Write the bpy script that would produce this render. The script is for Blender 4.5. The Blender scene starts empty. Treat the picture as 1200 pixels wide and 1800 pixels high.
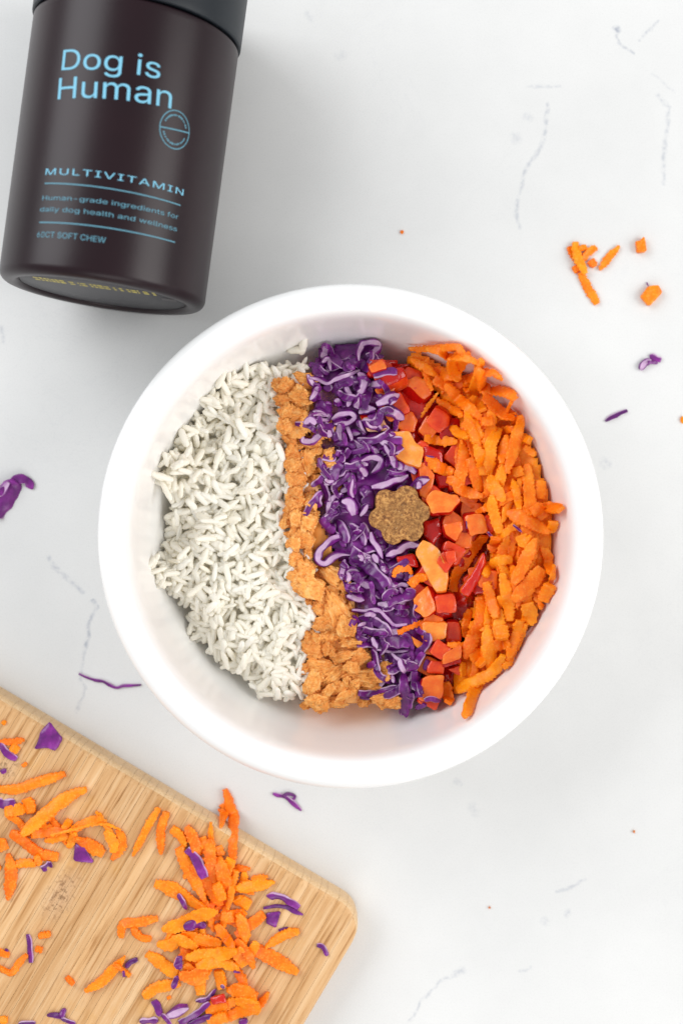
import bpy, bmesh, math, random
import numpy as np
from mathutils import Vector, Matrix, noise as mnoise
from mathutils.geometry import delaunay_2d_cdt

random.seed(11)
RNG = np.random.default_rng(11)
R = math.radians
scene = bpy.context.scene
COL = scene.collection

# ------------------------------------------------------------------ camera, light, exposure
F = 2200.0            # focal length in photo pixels (photo 1200 x 1800)
HC = 600.0            # camera height above the counter, mm
cam_d = bpy.data.cameras.new('camera')
cam = bpy.data.objects.new('camera', cam_d)
COL.objects.link(cam)
cam.location = (0, 0, HC / 1000)
cam_d.sensor_fit = 'VERTICAL'
cam_d.sensor_height = 36.0
cam_d.lens = 36.0 * F / 1800
cam_d.clip_start, cam_d.clip_end = 0.01, 20
cam_d.dof.use_dof = True
cam_d.dof.focus_distance = 0.562
cam_d.dof.aperture_fstop = 4.2
scene.camera = cam

world = bpy.data.worlds.new('World')
scene.world = world
world.use_nodes = True
bg = world.node_tree.nodes['Background']
bg.inputs['Color'].default_value = (0.97, 0.985, 1.0, 1)
bg.inputs['Strength'].default_value = 0.47


def area(name, loc, size, power, color, aim=(0, 0, 0.03)):
    d = bpy.data.lights.new(name, 'AREA')
    d.shape = 'RECTANGLE'
    d.size, d.size_y = size
    d.energy = power
    d.color = color
    o = bpy.data.objects.new(name, d)
    COL.objects.link(o)
    o.location = loc
    o.rotation_euler = (Vector(aim) - Vector(loc)).to_track_quat('-Z', 'Y').to_euler()
    return o


area('window_light', (-0.95, 0.62, 0.85), (1.1, 0.9), 12.5, (0.96, 0.98, 1.0))
area('second_window_light', (1.2, -0.05, 0.85), (1.1, 0.9), 13.5, (1.0, 0.985, 0.965))
area('front_fill_light', (0.15, -1.25, 0.9), (1.2, 0.8), 6.0, (1.0, 0.985, 0.965))  # added weak fill lamp from the front, lifts the bowl's inner wall

scene.view_settings.view_transform = 'Standard'
scene.view_settings.look = 'None'
scene.view_settings.gamma = 1
scene.view_settings.exposure = 0.17
scene.view_settings.use_curve_mapping = False
scene.cycles.max_bounces = 20
scene.cycles.diffuse_bounces = 12
scene.cycles.transmission_bounces = 12
scene.cycles.glossy_bounces = 5

# ------------------------------------------------------------------ material helpers


class NT:
    def __init__(self, name):
        self.m = bpy.data.materials.new(name)
        self.m.use_nodes = True
        self.t = self.m.node_tree
        self.b = self.t.nodes['Principled BSDF']

    def n(self, typ, **kw):
        nd = self.t.nodes.new(typ)
        for k, v in kw.items():
            setattr(nd, k, v)
        return nd

    def l(self, a, b):
        self.t.links.new(a, b)

    def set(self, **kw):
        for k, v in kw.items():
            self.b.inputs[k.replace('_', ' ')].default_value = v

    def mix(self, fac, a, b, mode='MIX'):
        nd = self.n('ShaderNodeMix', data_type='RGBA', blend_type=mode)
        for sock, v in ((nd.inputs[0], fac), (nd.inputs[6], a), (nd.inputs[7], b)):
            if hasattr(v, 'links'):
                self.l(v, sock)
            elif isinstance(v, (int, float)):
                sock.default_value = v
            else:
                sock.default_value = tuple(v) + (1,) if len(v) == 3 else v
        return nd.outputs[2]

    def ramp(self, val, stops, interp='LINEAR'):
        nd = self.n('ShaderNodeValToRGB')
        e = nd.color_ramp.elements
        nd.color_ramp.interpolation = interp
        while len(e) < len(stops):
            e.new(0.5)
        for el, (p, c) in zip(e, stops):
            el.position = p
            el.color = (c, c, c, 1) if isinstance(c, (int, float)) else tuple(c) + (1,)
        self.l(val, nd.inputs[0])
        return nd.outputs[0]

    def math(self, op, a, b=None, clamp=False):
        nd = self.n('ShaderNodeMath', operation=op)
        nd.use_clamp = clamp
        for s, v in zip(nd.inputs, (a, b)):
            if v is None:
                continue
            if hasattr(v, 'links'):
                self.l(v, s)
            else:
                s.default_value = v
        return nd.outputs[0]

    def coord(self, scale=(1, 1, 1), kind='Object', rot=(0, 0, 0)):
        tc = self.n('ShaderNodeTexCoord')
        mp = self.n('ShaderNodeMapping')
        mp.inputs['Scale'].default_value = scale
        mp.inputs['Rotation'].default_value = rot
        self.l(tc.outputs[kind], mp.inputs[0])
        return mp.outputs[0]

    def noise(self, vec, scale, detail=3, rough=0.5, dist=0.0):
        nd = self.n('ShaderNodeTexNoise')
        nd.inputs['Scale'].default_value = scale
        nd.inputs['Detail'].default_value = detail
        nd.inputs['Roughness'].default_value = rough
        nd.inputs['Distortion'].default_value = dist
        self.l(vec, nd.inputs['Vector'])
        return nd.outputs['Fac']

    def bump(self, h, strength=0.3, dist=0.0005, prev=None):
        nd = self.n('ShaderNodeBump')
        nd.inputs['Strength'].default_value = strength
        nd.inputs['Distance'].default_value = dist
        self.l(h, nd.inputs['Height'])
        if prev is not None:
            self.l(prev, nd.inputs['Normal'])
        return nd.outputs['Normal']

    def attr(self, name):
        nd = self.n('ShaderNodeAttribute', attribute_name=name)
        return nd.outputs['Fac']

    def rand(self):
        return self.n('ShaderNodeObjectInfo').outputs['Random']

    def base(self, c):
        self.l(c, self.b.inputs['Base Color'])

    def normal(self, c):
        self.l(c, self.b.inputs['Normal'])

    def rough(self, c):
        self.l(c, self.b.inputs['Roughness'])


def mat_counter():
    m = NT('quartz_counter')
    tc = m.n('ShaderNodeTexCoord')
    pos = tc.outputs['Object']
    k = F / HC * 1000.0
    # coordinates along the slab, gently warped so that the veins wander
    nz = m.n('ShaderNodeTexNoise')
    nz.inputs['Scale'].default_value = 190
    nz.inputs['Detail'].default_value = 3
    m.l(pos, nz.inputs['Vector'])
    warp = m.n('ShaderNodeVectorMath', operation='MULTIPLY_ADD')
    m.l(nz.outputs['Color'], warp.inputs[0])
    warp.inputs[1].default_value = (0.0034, 0.0034, 0)
    m.l(pos, warp.inputs[2])
    flat = m.n('ShaderNodeVectorMath', operation='MULTIPLY')
    m.l(warp.outputs[0], flat.inputs[0])
    flat.inputs[1].default_value = (1, 1, 0)
    P = flat.outputs[0]
    off = 0.0017

    g = bpy.data.node_groups.new('vein_segment', 'ShaderNodeTree')
    for nm, ty in (('P', 'NodeSocketVector'), ('A', 'NodeSocketVector'), ('B', 'NodeSocketVector'), ('W', 'NodeSocketFloat'), ('S', 'NodeSocketFloat'), ('Prev', 'NodeSocketFloat')):
        g.interface.new_socket(nm, in_out='INPUT', socket_type=ty)
    g.interface.new_socket('Out', in_out='OUTPUT', socket_type='NodeSocketFloat')
    gi = g.nodes.new('NodeGroupInput')
    go = g.nodes.new('NodeGroupOutput')

    def vm(op, a, b=None):
        nd = g.nodes.new('ShaderNodeVectorMath')
        nd.operation = op
        g.links.new(a, nd.inputs[0])
        if b is not None:
            g.links.new(b, nd.inputs[1])
        return nd

    def ma(op, a, b, clamp=False):
        nd = g.nodes.new('ShaderNodeMath')
        nd.operation = op
        nd.use_clamp = clamp
        for s, v in zip(nd.inputs, (a, b)):
            if isinstance(v, (int, float)):
                s.default_value = v
            else:
                g.links.new(v, s)
        return nd.outputs[0]
    pa = vm('SUBTRACT', gi.outputs['P'], gi.outputs['A']).outputs[0]
    ba = vm('SUBTRACT', gi.outputs['B'], gi.outputs['A']).outputs[0]
    t = ma('DIVIDE', vm('DOT_PRODUCT', pa, ba).outputs['Value'], vm('DOT_PRODUCT', ba, ba).outputs['Value'], True)
    sc = g.nodes.new('ShaderNodeVectorMath')
    sc.operation = 'SCALE'
    g.links.new(ba, sc.inputs[0])
    g.links.new(t, sc.inputs['Scale'])
    d = vm('DISTANCE', pa, sc.outputs[0]).outputs['Value']
    mask = ma('SUBTRACT', 1.0, ma('DIVIDE', d, gi.outputs['W']), True)
    mask = ma('MULTIPLY', mask, gi.outputs['S'])
    g.links.new(ma('MAXIMUM', mask, gi.outputs['Prev']), go.inputs[0])
    veins = [
        ([(962, 184), (958, 228), (950, 260), (924, 294), (912, 342), (905, 374), (914, 399)], 3.4, .55),
        ([(924, 152), (985, 153)], 2.6, .4), ([(1083, 49), (1086, 76), (1114, 93)], 2.4, .6),
        ([(1082, 50), (1084, 54)], 5, 1.0), ([(1124, 70), (1156, 38)], 2.8, .5),
        ([(1156, 168), (1175, 190), (1168, 253), (1165, 285), (1166, 323)], 3.6, .55),
        ([(904, 240), (907, 244)], 8, .4), ([(925, 205), (928, 207)], 6, .4), ([(597, 98), (600, 98)], 8, .3),
        ([(86, 981), (102, 1004), (123, 1020), (146, 1040)], 4.2, .6),
        ([(163, 1055), (171, 1068), (158, 1091), (156, 1117), (151, 1137)], 3.4, .8),
        ([(151, 1137), (144, 1170), (143, 1193), (151, 1209), (134, 1252)], 3.2, .4),
        ([(720, 1796), (741, 1759), (773, 1727), (811, 1705)], 3.2, .55), ([(800, 1712), (812, 1706)], 6, .5),
        ([(912, 1708), (933, 1700)], 2.6, .5), ([(979, 1567), (1003, 1559), (1029, 1545)], 3.4, .5),
        ([(956, 1618), (958, 1620)], 6, .5), ([(996, 1609), (998, 1604)], 5, .45), ([(804, 1374), (806, 1376)], 6, .5),
        ([(830, 1421), (834, 1426)], 9, .3), ([(1060, 812), (1065, 816)], 8, .45), ([(4, 575), (8, 600)], 4, .4),
        ([(1145, 130), (1185, 160)], 2.5, .25), ([(540, 25), (546, 32)], 6, .3),
    ]
    prev = None
    for pts, w, s in veins:
        for a, b in zip(pts[:-1], pts[1:]):
            nd = m.n('ShaderNodeGroup')
            nd.node_tree = g
            m.l(P, nd.inputs['P'])
            nd.inputs['A'].default_value = ((a[0] - 600) / k + off, (900 - a[1]) / k + off, 0)
            nd.inputs['B'].default_value = ((b[0] - 600) / k + off, (900 - b[1]) / k + off, 0)
            nd.inputs['W'].default_value = w * 1.5 / k
            nd.inputs['S'].default_value = s * 0.9
            if prev is not None:
                m.l(prev, nd.inputs['Prev'])
            prev = nd.outputs[0]
    brk = m.ramp(m.noise(pos, 420, 2), [(0.36, 0.15), (0.62, 1.0)])
    vein = m.math('MULTIPLY', prev, brk)
    cloud = m.ramp(m.noise(pos, 9, 5, 0.6), [(0.28, (0.665, 0.667, 0.66)), (0.72, (0.745, 0.745, 0.737))])
    grit = m.ramp(m.noise(pos, 1500, 2, 0.7), [(0.3, (0.93, 0.93, 0.93)), (0.5, (1, 1, 1))])
    c = m.mix(1.0, cloud, grit, 'MULTIPLY')
    faint = m.ramp(m.noise(pos, 26, 6, 0.7, 1.5), [(0.485, 0.0), (0.5, 0.10), (0.515, 0.0)])
    gate = m.ramp(m.noise(pos, 7, 2), [(0.5, 0.0), (0.62, 1.0)])
    c = m.mix(m.math('MULTIPLY', faint, gate), c, (0.45, 0.46, 0.50))
    c = m.mix(vein, c, (0.30, 0.33, 0.40))
    m.base(c)
    m.set(Roughness=0.38, Specular_IOR_Level=0.35)
    return m.m


def mat_plain(name, col, rough=0.4, spec=0.5, coat=0.0, bump=None):
    m = NT(name)
    m.set(Base_Color=tuple(col) + (1,), Roughness=rough, Specular_IOR_Level=spec, Coat_Weight=coat)
    if bump:
        m.normal(m.bump(m.noise(m.coord(), bump[0], 3), bump[1], bump[2]))
    return m.m


def mat_bowl():
    m = NT('white_glazed_ceramic')
    p = m.coord()
    m.base(m.ramp(m.noise(p, 18, 3), [(0.3, (0.872, 0.869, 0.86)), (0.7, (0.89, 0.887, 0.878))]))
    m.set(Roughness=0.16, Specular_IOR_Level=0.55)
    m.normal(m.bump(m.noise(p, 40, 2), 0.05, 0.0006))
    return m.m


def mat_carrot():
    m = NT('carrot_flesh')
    p = m.coord()
    hue = m.ramp(m.rand(), [(0.0, (0.92, 0.16, 0.002)), (0.45, (1.0, 0.225, 0.002)), (1.0, (1.0, 0.30, 0.004))])
    pat = m.noise(p, 260, 4, 0.65)
    c = m.mix(1.0, hue, m.ramp(pat, [(0.3, (0.88, 0.74, 0.4)), (0.62, (1.0, 1.08, 1.0))]), 'MULTIPLY')
    pale = m.ramp(m.noise(p, 150, 3, 0.6), [(0.5, 0.0), (0.75, 0.4)])
    c = m.mix(pale, c, (0.98, 0.40, 0.02))
    fibre = m.ramp(m.noise(p, 950, 3, 0.7), [(0.54, 0.0), (0.7, 0.6)])
    c = m.mix(fibre, c, (0.95, 0.48, 0.08))
    m.base(c)
    m.set(Roughness=0.4, Specular_IOR_Level=0.32, Subsurface_Weight=0.12, Subsurface_Radius=(0.0016, 0.0006, 0.0002))
    m.b.inputs['Subsurface Scale'].default_value = 1.0
    m.normal(m.bump(m.noise(p, 900, 3, 0.7), 0.5, 0.0005))
    return m.m


def mat_cabbage():
    m = NT('purple_cabbage')
    p = m.coord()
    sk = m.attr('skin')
    wob = m.math('ADD', sk, m.math('MULTIPLY', m.math('SUBTRACT', m.noise(p, 330, 3), 0.5), 0.55), True)
    flesh = m.mix(m.ramp(m.noise(p, 220, 2), [(0.35, 0.0), (0.7, 0.6)]), (0.58, 0.40, 0.57), (0.36, 0.13, 0.39))
    dark = m.ramp(m.noise(p, 160, 4, 0.6), [(0.3, (0.075, 0.007, 0.105)), (0.55, (0.165, 0.014, 0.19)), (0.75, (0.30, 0.04, 0.34))])
    rv = m.ramp(m.rand(), [(0, (0.75, 0.75, 0.8)), (1, (1.25, 1.2, 1.2))])
    dark = m.mix(1.0, dark, rv, 'MULTIPLY')
    c = m.mix(m.ramp(wob, [(0.22, 0.0), (0.62, 1.0)]), flesh, dark)
    m.base(c)
    m.rough(m.ramp(sk, [(0, 0.42), (1, 0.3)]))
    m.set(Specular_IOR_Level=0.5)
    m.normal(m.bump(m.noise(p, 500, 3), 0.25, 0.0004))
    return m.m


def mat_pepper():
    m = NT('red_bell_pepper')
    p = m.coord()
    a = m.attr('skin')     # 0 skin, 0.33 red flesh, 0.66 orange flesh, 1 pale inner
    nn = m.math('MULTIPLY', m.math('SUBTRACT', m.noise(p, 190, 4, 0.6), 0.5), 0.62)
    v = m.math('ADD', a, nn, True)
    c = m.ramp(v, [(0.0, (0.50, 0.006, 0.004)), (0.12, (0.60, 0.012, 0.006)), (0.34, (0.76, 0.06, 0.006)), (0.64, (0.87, 0.17, 0.012)), (0.86, (0.88, 0.33, 0.045)), (1.0, (0.74, 0.40, 0.27))])
    spark = m.ramp(m.noise(p, 900, 2), [(0.55, 0.0), (0.8, 0.4)])
    c = m.mix(m.math('MULTIPLY', spark, m.math('MULTIPLY', a, 0.7)), c, (0.95, 0.45, 0.12))
    m.base(c)
    m.rough(m.ramp(a, [(0.0, 0.14), (0.3, 0.34)]))
    m.set(Specular_IOR_Level=0.4, Subsurface_Weight=0.1, Subsurface_Radius=(0.002, 0.0005, 0.0002))
    m.b.inputs['Subsurface Scale'].default_value = 1.0
    m.set(Coat_Weight=0.35, Coat_Roughness=0.12)
    m.normal(m.bump(m.noise(p, 650, 3), 0.3, 0.0005, m.bump(m.noise(p, 180, 3), 0.5, 0.0012)))
    return m.m


def mat_salmon():
    m = NT('cooked_salmon')
    p = m.coord()
    n1 = m.noise(p, 2.2, 4, 0.6)
    c = m.ramp(n1, [(0.3, (0.82, 0.245, 0.03)), (0.5, (0.95, 0.39, 0.075)), (0.72, (0.99, 0.58, 0.21))])
    rv = m.ramp(m.rand(), [(0, (0.90, 0.80, 0.72)), (0.6, (1, 1, 1)), (1, (1.05, 1.1, 1.2))])
    c = m.mix(1.0, c, rv, 'MULTIPLY')
    f = m.noise(m.coord((1.5, 9, 6)), 3.0, 3, 0.6)
    c = m.mix(m.ramp(f, [(0.56, 0.0), (0.74, 0.6)]), c, (0.95, 0.68, 0.38))
    m.base(c)
    m.set(Roughness=0.42, Specular_IOR_Level=0.4)
    m.normal(m.bump(m.noise(p, 9, 4, 0.7), 0.3, 0.0006, m.bump(f, 0.5, 0.0009)))
    return m.m


def mat_rice():
    m = NT('cooked_white_rice')
    p = m.coord()
    rv = m.ramp(m.rand(), [(0, (0.965, 0.925, 0.81)), (0.5, (0.975, 0.945, 0.855)), (1, (0.98, 0.965, 0.905))])
    c = m.mix(m.ramp(m.noise(p, 400, 3), [(0.4, 0.0), (0.75, 0.4)]), rv, (0.98, 0.965, 0.91))
    m.base(c)
    m.set(Roughness=0.4, Specular_IOR_Level=0.45, Subsurface_Weight=0.0, Subsurface_Radius=(0.0030, 0.0029, 0.0026))
    m.b.inputs['Subsurface Scale'].default_value = 1.0
    m.normal(m.bump(m.noise(p, 700, 2), 0.15, 0.0003))
    tr = m.n('ShaderNodeBsdfTranslucent')
    tr.inputs['Color'].default_value = (0.99, 0.97, 0.91, 1)
    mx = m.n('ShaderNodeMixShader')
    mx.inputs[0].default_value = 0.26
    out = next(n for n in m.t.nodes if n.type == 'OUTPUT_MATERIAL')
    m.l(m.b.outputs[0], mx.inputs[1])
    m.l(tr.outputs[0], mx.inputs[2])
    m.l(mx.outputs[0], out.inputs['Surface'])
    return m.m


def mat_treat():
    m = NT('baked_chew')
    p = m.coord()
    n1 = m.noise(p, 700, 4, 0.7)
    n2 = m.noise(p, 160, 3, 0.6)
    c = m.ramp(n1, [(0.36, (0.13, 0.043, 0.010)), (0.5, (0.38, 0.165, 0.042)), (0.62, (0.64, 0.33, 0.10))])
    c = m.mix(m.ramp(n2, [(0.35, 0.55), (0.6, 0.0)]), c, (0.20, 0.09, 0.022))
    c = m.mix(m.ramp(m.noise(p, 1500, 1), [(0.72, 0.0), (0.78, 0.8)]), c, (0.75, 0.55, 0.3))
    m.base(c)
    m.set(Roughness=0.55, Specular_IOR_Level=0.35)
    m.normal(m.bump(n1, 0.8, 0.0006, m.bump(n2, 0.5, 0.0009)))
    return m.m


def mat_bamboo(end=False, scuffs=()):
    m = NT('bamboo_end_grain' if end else 'bamboo')
    p = m.coord()
    if not end:
        st = m.coord((1, 0.035, 1))
        fine = m.noise(st, 900, 4, 0.65)
        mid = m.noise(st, 230, 3, 0.6, 0.3)
        c = m.ramp(mid, [(0.28, (0.50, 0.26, 0.098)), (0.5, (0.65, 0.39, 0.185)), (0.72, (0.74, 0.495, 0.275))])
        rv = m.ramp(m.rand(), [(0, (0.90, 0.87, 0.83)), (1, (1.06, 1.06, 1.05))])
        c = m.mix(1.0, c, rv, 'MULTIPLY')
        c = m.mix(m.ramp(fine, [(0.32, 0.8), (0.47, 0.0)]), c, (0.36, 0.155, 0.04))
        c = m.mix(m.ramp(fine, [(0.58, 0.0), (0.75, 0.5)]), c, (0.82, 0.62, 0.38))
        # carrot-juice stains soaked into the wood
        stn = m.ramp(m.noise(p, 34, 4, 0.6), [(0.56, 0.0), (0.72, 0.4)])
        c = m.mix(stn, c, (0.62, 0.30, 0.055))
        h = fine
        for x, y, r in scuffs:           # roughed-up fibres where the wood has been chopped
            dn = m.n('ShaderNodeVectorMath', operation='DISTANCE')
            fl = m.n('ShaderNodeVectorMath', operation='MULTIPLY')
            m.l(p, fl.inputs[0])
            fl.inputs[1].default_value = (1.5, 0.8, 0)
            m.l(fl.outputs[0], dn.inputs[0])
            dn.inputs[1].default_value = (x * 1.5, y * 0.8, 0)
            near = m.ramp(m.math('DIVIDE', dn.outputs['Value'], r), [(0.35, 1.0), (1.0, 0.0)])
            pit = m.math('MULTIPLY', near, m.ramp(m.noise(p, 520, 3, 0.7), [(0.52, 0.0), (0.6, 1.0)]))
            c = m.mix(m.math('MULTIPLY', near, 0.35), c, (0.62, 0.42, 0.27))
            c = m.mix(m.math('MULTIPLY', pit, 0.75), c, (0.24, 0.12, 0.05))
            h = m.math('SUBTRACT', h, pit)
        cut = m.ramp(m.noise(m.coord((1, 0.05, 1), rot=(0, 0, 0.9)), 500, 2, 0.5), [(0.70, 0.0), (0.73, 0.4)])
        c = m.mix(cut, c, (0.45, 0.24, 0.09))
        m.normal(m.bump(h, 0.35, 0.0004))
    else:
        v = m.n('ShaderNodeTexVoronoi')
        v.inputs['Scale'].default_value = 1500
        m.l(p, v.inputs['Vector'])
        c = m.ramp(v.outputs['Distance'], [(0.08, (0.52, 0.32, 0.15)), (0.3, (0.70, 0.47, 0.25)), (0.8, (0.76, 0.54, 0.32))])
        c = m.mix(m.ramp(m.noise(p, 60, 3), [(0.4, 0.0), (0.7, 0.4)]), c, (0.60, 0.37, 0.17))
        m.normal(m.bump(v.outputs['Distance'], 0.4, 0.0004))
    m.base(c)
    m.set(Roughness=0.55, Specular_IOR_Level=0.35)
    return m.m


def mat_jar(name, c0, c1, rough):
    m = NT(name)
    p = m.coord()
    m.base(m.ramp(m.noise(p, 25, 3), [(0.3, c0), (0.7, c1)]))
    m.set(Roughness=rough, Specular_IOR_Level=0.3)
    m.normal(m.bump(m.noise(p, 1800, 2), 0.12, 0.0002))
    return m.m


M = dict(
    counter=mat_counter(), bowl=mat_bowl(), carrot=mat_carrot(), cabbage=mat_cabbage(), pepper=mat_pepper(),
    salmon=mat_salmon(), rice=mat_rice(), treat=mat_treat(), bamboo_end=mat_bamboo(True),
    jar=mat_jar('satin_dark_plastic', (0.0100, 0.0030, 0.0055), (0.0145, 0.0045, 0.0075), 0.33),
    lid=mat_jar('dark_grey_lid_plastic', (0.007, 0.010, 0.014), (0.010, 0.014, 0.019), 0.45),
    base=mat_jar('jar_base_plastic', (0.028, 0.027, 0.032), (0.034, 0.032, 0.038), 0.4),
    ink=mat_plain('blue_print', (0.20, 0.50, 0.67), 0.5, 0.2), thin_ink=mat_plain('fine_blue_print', (0.12, 0.30, 0.39), 0.5, 0.2),
    yellow=mat_plain('yellow_print', (0.55, 0.46, 0.08), 0.5),
)

# ------------------------------------------------------------------ object helpers


def tag(o, label=None, cat=None, group=None, kind=None):
    if label:
        o['label'] = label
    if cat:
        o['category'] = cat
    if group:
        o['group'] = group
    if kind:
        o['kind'] = kind
    return o


def mesh_from(name, verts, faces, mats, attr=None, corner_attr=None, smooth=True, matidx=None):
    me = bpy.data.meshes.new(name)
    me.from_pydata([tuple(v) for v in verts], [], faces)
    for mt in (mats if isinstance(mats, (list, tuple)) else [mats]):
        me.materials.append(mt)
    if attr is not None:
        a = me.attributes.new('skin', 'FLOAT', 'POINT')
        a.data.foreach_set('value', np.asarray(attr, dtype=np.float32))
    if corner_attr is not None:
        a = me.attributes.new('skin', 'FLOAT', 'CORNER')
        a.data.foreach_set('value', np.asarray(corner_attr, dtype=np.float32))
    if matidx is not None:
        me.polygons.foreach_set('material_index', np.asarray(matidx, dtype=np.int32))
    me.polygons.foreach_set('use_smooth', np.full(len(me.polygons), smooth))
    me.update()
    return me


def link(name, me, parent=None, loc=None):
    o = bpy.data.objects.new(name, me)
    COL.objects.link(o)
    if parent:
        o.parent = parent
    if loc is not None:
        o.location = loc
    return o


def place_mesh(name, V, faces, mat, **kw):
    """V in world mm -> object with its origin at the base of the piece"""
    V = np.asarray(V, float)
    c = np.array([V[:, 0].mean(), V[:, 1].mean(), V[:, 2].min()])
    me = mesh_from(name, (V - c) * 0.001, faces, mat, **kw)
    return link(name, me, loc=c * 0.001)


def px2mm(p, z):
    p = np.asarray(p, float)
    s = (HC - z) / F
    return np.stack([(p[..., 0] - 600) * s, (900 - p[..., 1]) * s], -1)


def resample(pts, ds, smooth=True):
    P = np.asarray(pts, float)
    if len(P) > 2 and smooth:            # Catmull-Rom
        Q = np.vstack([2 * P[0] - P[1], P, 2 * P[-1] - P[-2]])
        out = []
        for i in range(1, len(Q) - 2):
            t = np.linspace(0, 1, 12, endpoint=False)[:, None]
            a, b, c, d = Q[i - 1], Q[i], Q[i + 1], Q[i + 2]
            out.append(0.5 * (2 * b + (c - a) * t + (2 * a - 5 * b + 4 * c - d) * t ** 2 + (-a + 3 * b - 3 * c + d) * t ** 3))
        P = np.vstack(out + [P[-1:]])
    L = np.concatenate([[0], np.cumsum(np.linalg.norm(np.diff(P, axis=0), axis=1))])
    n = max(4, int(round(L[-1] / ds)) + 1)
    s = np.linspace(0, L[-1], n)
    return np.stack([np.interp(s, L, P[:, 0]), np.interp(s, L, P[:, 1])], 1), L[-1]


def in_poly(P, poly):
    x, y = P[..., 0], P[..., 1]
    r = np.zeros(x.shape, bool)
    n = len(poly)
    for i in range(n):
        x0, y0 = poly[i]
        x1, y1 = poly[(i + 1) % n]
        cond = ((y0 > y) != (y1 > y)) & (x < (x1 - x0) * (y - y0) / (y1 - y0 + 1e-12) + x0)
        r ^= cond
    return r


def seg_dist(P, a, b):
    a, b = np.asarray(a, float), np.asarray(b, float)
    d = b - a
    t = np.clip(((P - a) @ d) / (d @ d + 1e-12), 0, 1)
    return np.linalg.norm(P - a - t[..., None] * d, axis=-1)


# ------------------------------------------------------------------ height field that pieces are laid on
CELL = 0.5
GW, GH = 720, 1080
gx = (np.arange(GW) - GW / 2) * CELL
gy = (np.arange(GH) - GH / 2) * CELL
GXX, GYY = np.meshgrid(gx, gy)
HF = np.zeros((GH, GW))


def cell(x, y):
    i = int(round(x / CELL + GW / 2))
    j = int(round(y / CELL + GH / 2))
    return min(max(i, 0), GW - 1), min(max(j, 0), GH - 1)


def disc(x, y, r):
    i, j = cell(x, y)
    k = max(1, int(math.ceil(r / CELL)))
    i0, i1, j0, j1 = max(0, i - k), min(GW, i + k + 1), max(0, j - k), min(GH, j + k + 1)
    sub = HF[j0:j1, i0:i1]
    m = (GXX[j0:j1, i0:i1] - x) ** 2 + (GYY[j0:j1, i0:i1] - y) ** 2 <= max(r, CELL) ** 2
    return sub, m


def support(x, y, r, q=80):
    sub, m = disc(x, y, r)
    return float(np.percentile(sub[m], q)) if m.any() else float(HF[cell(x, y)[1], cell(x, y)[0]])


def raise_to(x, y, r, z):
    sub, m = disc(x, y, r)
    sub[m] = np.maximum(sub[m], z)


# ------------------------------------------------------------------ counter
def build_counter():
    w, h, t = 700, 900, 30
    V = [(-w, -h, -t), (w, -h, -t), (w, h, -t), (-w, h, -t), (-w, -h, 0), (w, -h, 0), (w, h, 0), (-w, h, 0)]
    Fc = [(3, 2, 1, 0), (4, 5, 6, 7), (0, 1, 5, 4), (1, 2, 6, 5), (2, 3, 7, 6), (3, 0, 4, 7)]
    me = mesh_from('countertop', np.array(V) * 0.001, Fc, M['counter'], smooth=False)
    tag(link('countertop', me), 'white quartz countertop with thin grey veins under everything', kind='structure')


build_counter()

# ------------------------------------------------------------------ bowl
BC = px2mm((616, 943), 69.0)      # rim centre
# profile (r, z) from the floor centre outwards, over the rim and down the outside
BOWL = [(0, 5), (30, 5), (50, 5.1), (63, 6.0), (72, 8.4), (79, 13), (84, 20), (87.5, 29), (89.8, 40), (91.4, 52), (92.4, 61), (93.1, 65.5), (94.0, 68.6), (95.4, 70.6), (97.4, 71.7), (99.8, 71.9), (102.2, 71.3), (104.3, 70.1), (106.0, 68.2), (107.0, 65.9), (107.2, 63.3), (106.2, 61.4), (104.8, 60.8), (103.5, 60.6), (100, 59.5), (97.6, 55), (94.6, 40), (91.0, 24), (85, 11), (76, 3.2), (70, 0.8), (64, 0.0), (60, 0.6), (30, 1.2), (0, 1.2)]


def build_bowl():
    n = 160
    pr = np.array(BOWL, float)
    # refine the profile
    P, _ = resample(pr, 1.6)
    P[0, 0] = P[-1, 0] = 0
    V, Fc = [], []
    V.append((0, 0, P[0, 1]))
    rows = P[1:-1]
    for r, z in rows:
        for k in range(n):
            a = 2 * math.pi * k / n
            V.append((max(r, 0.01) * math.cos(a), max(r, 0.01) * math.sin(a), z))
    V.append((0, 0, P[-1, 1]))
    for k in range(n):
        Fc.append((0, 1 + k, 1 + (k + 1) % n))
    for i in range(len(rows) - 1):
        b = 1 + i * n
        for k in range(n):
            k2 = (k + 1) % n
            Fc.append((b + k, b + n + k, b + n + k2, b + k2))
    last = 1 + (len(rows) - 1) * n
    e = len(V) - 1
    for k in range(n):
        Fc.append((last + k, e, last + (k + 1) % n))
    me = mesh_from('bowl', np.array(V) * 0.001, Fc, M['bowl'])
    o = link('bowl', me, loc=(BC[0] / 1000, BC[1] / 1000, 0.0003))
    o.scale = (1.006, 1.006, 1.0)
    tag(o, 'round white ceramic bowl with a broad rolled rim, full of chopped food', 'bowl')


build_bowl()
WALL_R = np.array([r for r, z in BOWL[:15]])    # up to the crest of the rim
WALL_Z = np.array([z for r, z in BOWL[:15]])
RAD = np.hypot(GXX - BC[0], GYY - BC[1])
ins = RAD < 99
HF[ins] = np.interp(RAD[ins], WALL_R, WALL_Z)
HF[(RAD >= 99) & (RAD < 107)] = 71


def wall_at(z):
    return float(np.interp(z, WALL_Z[2:13], WALL_R[2:13]))   # inner radius at this height


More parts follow.
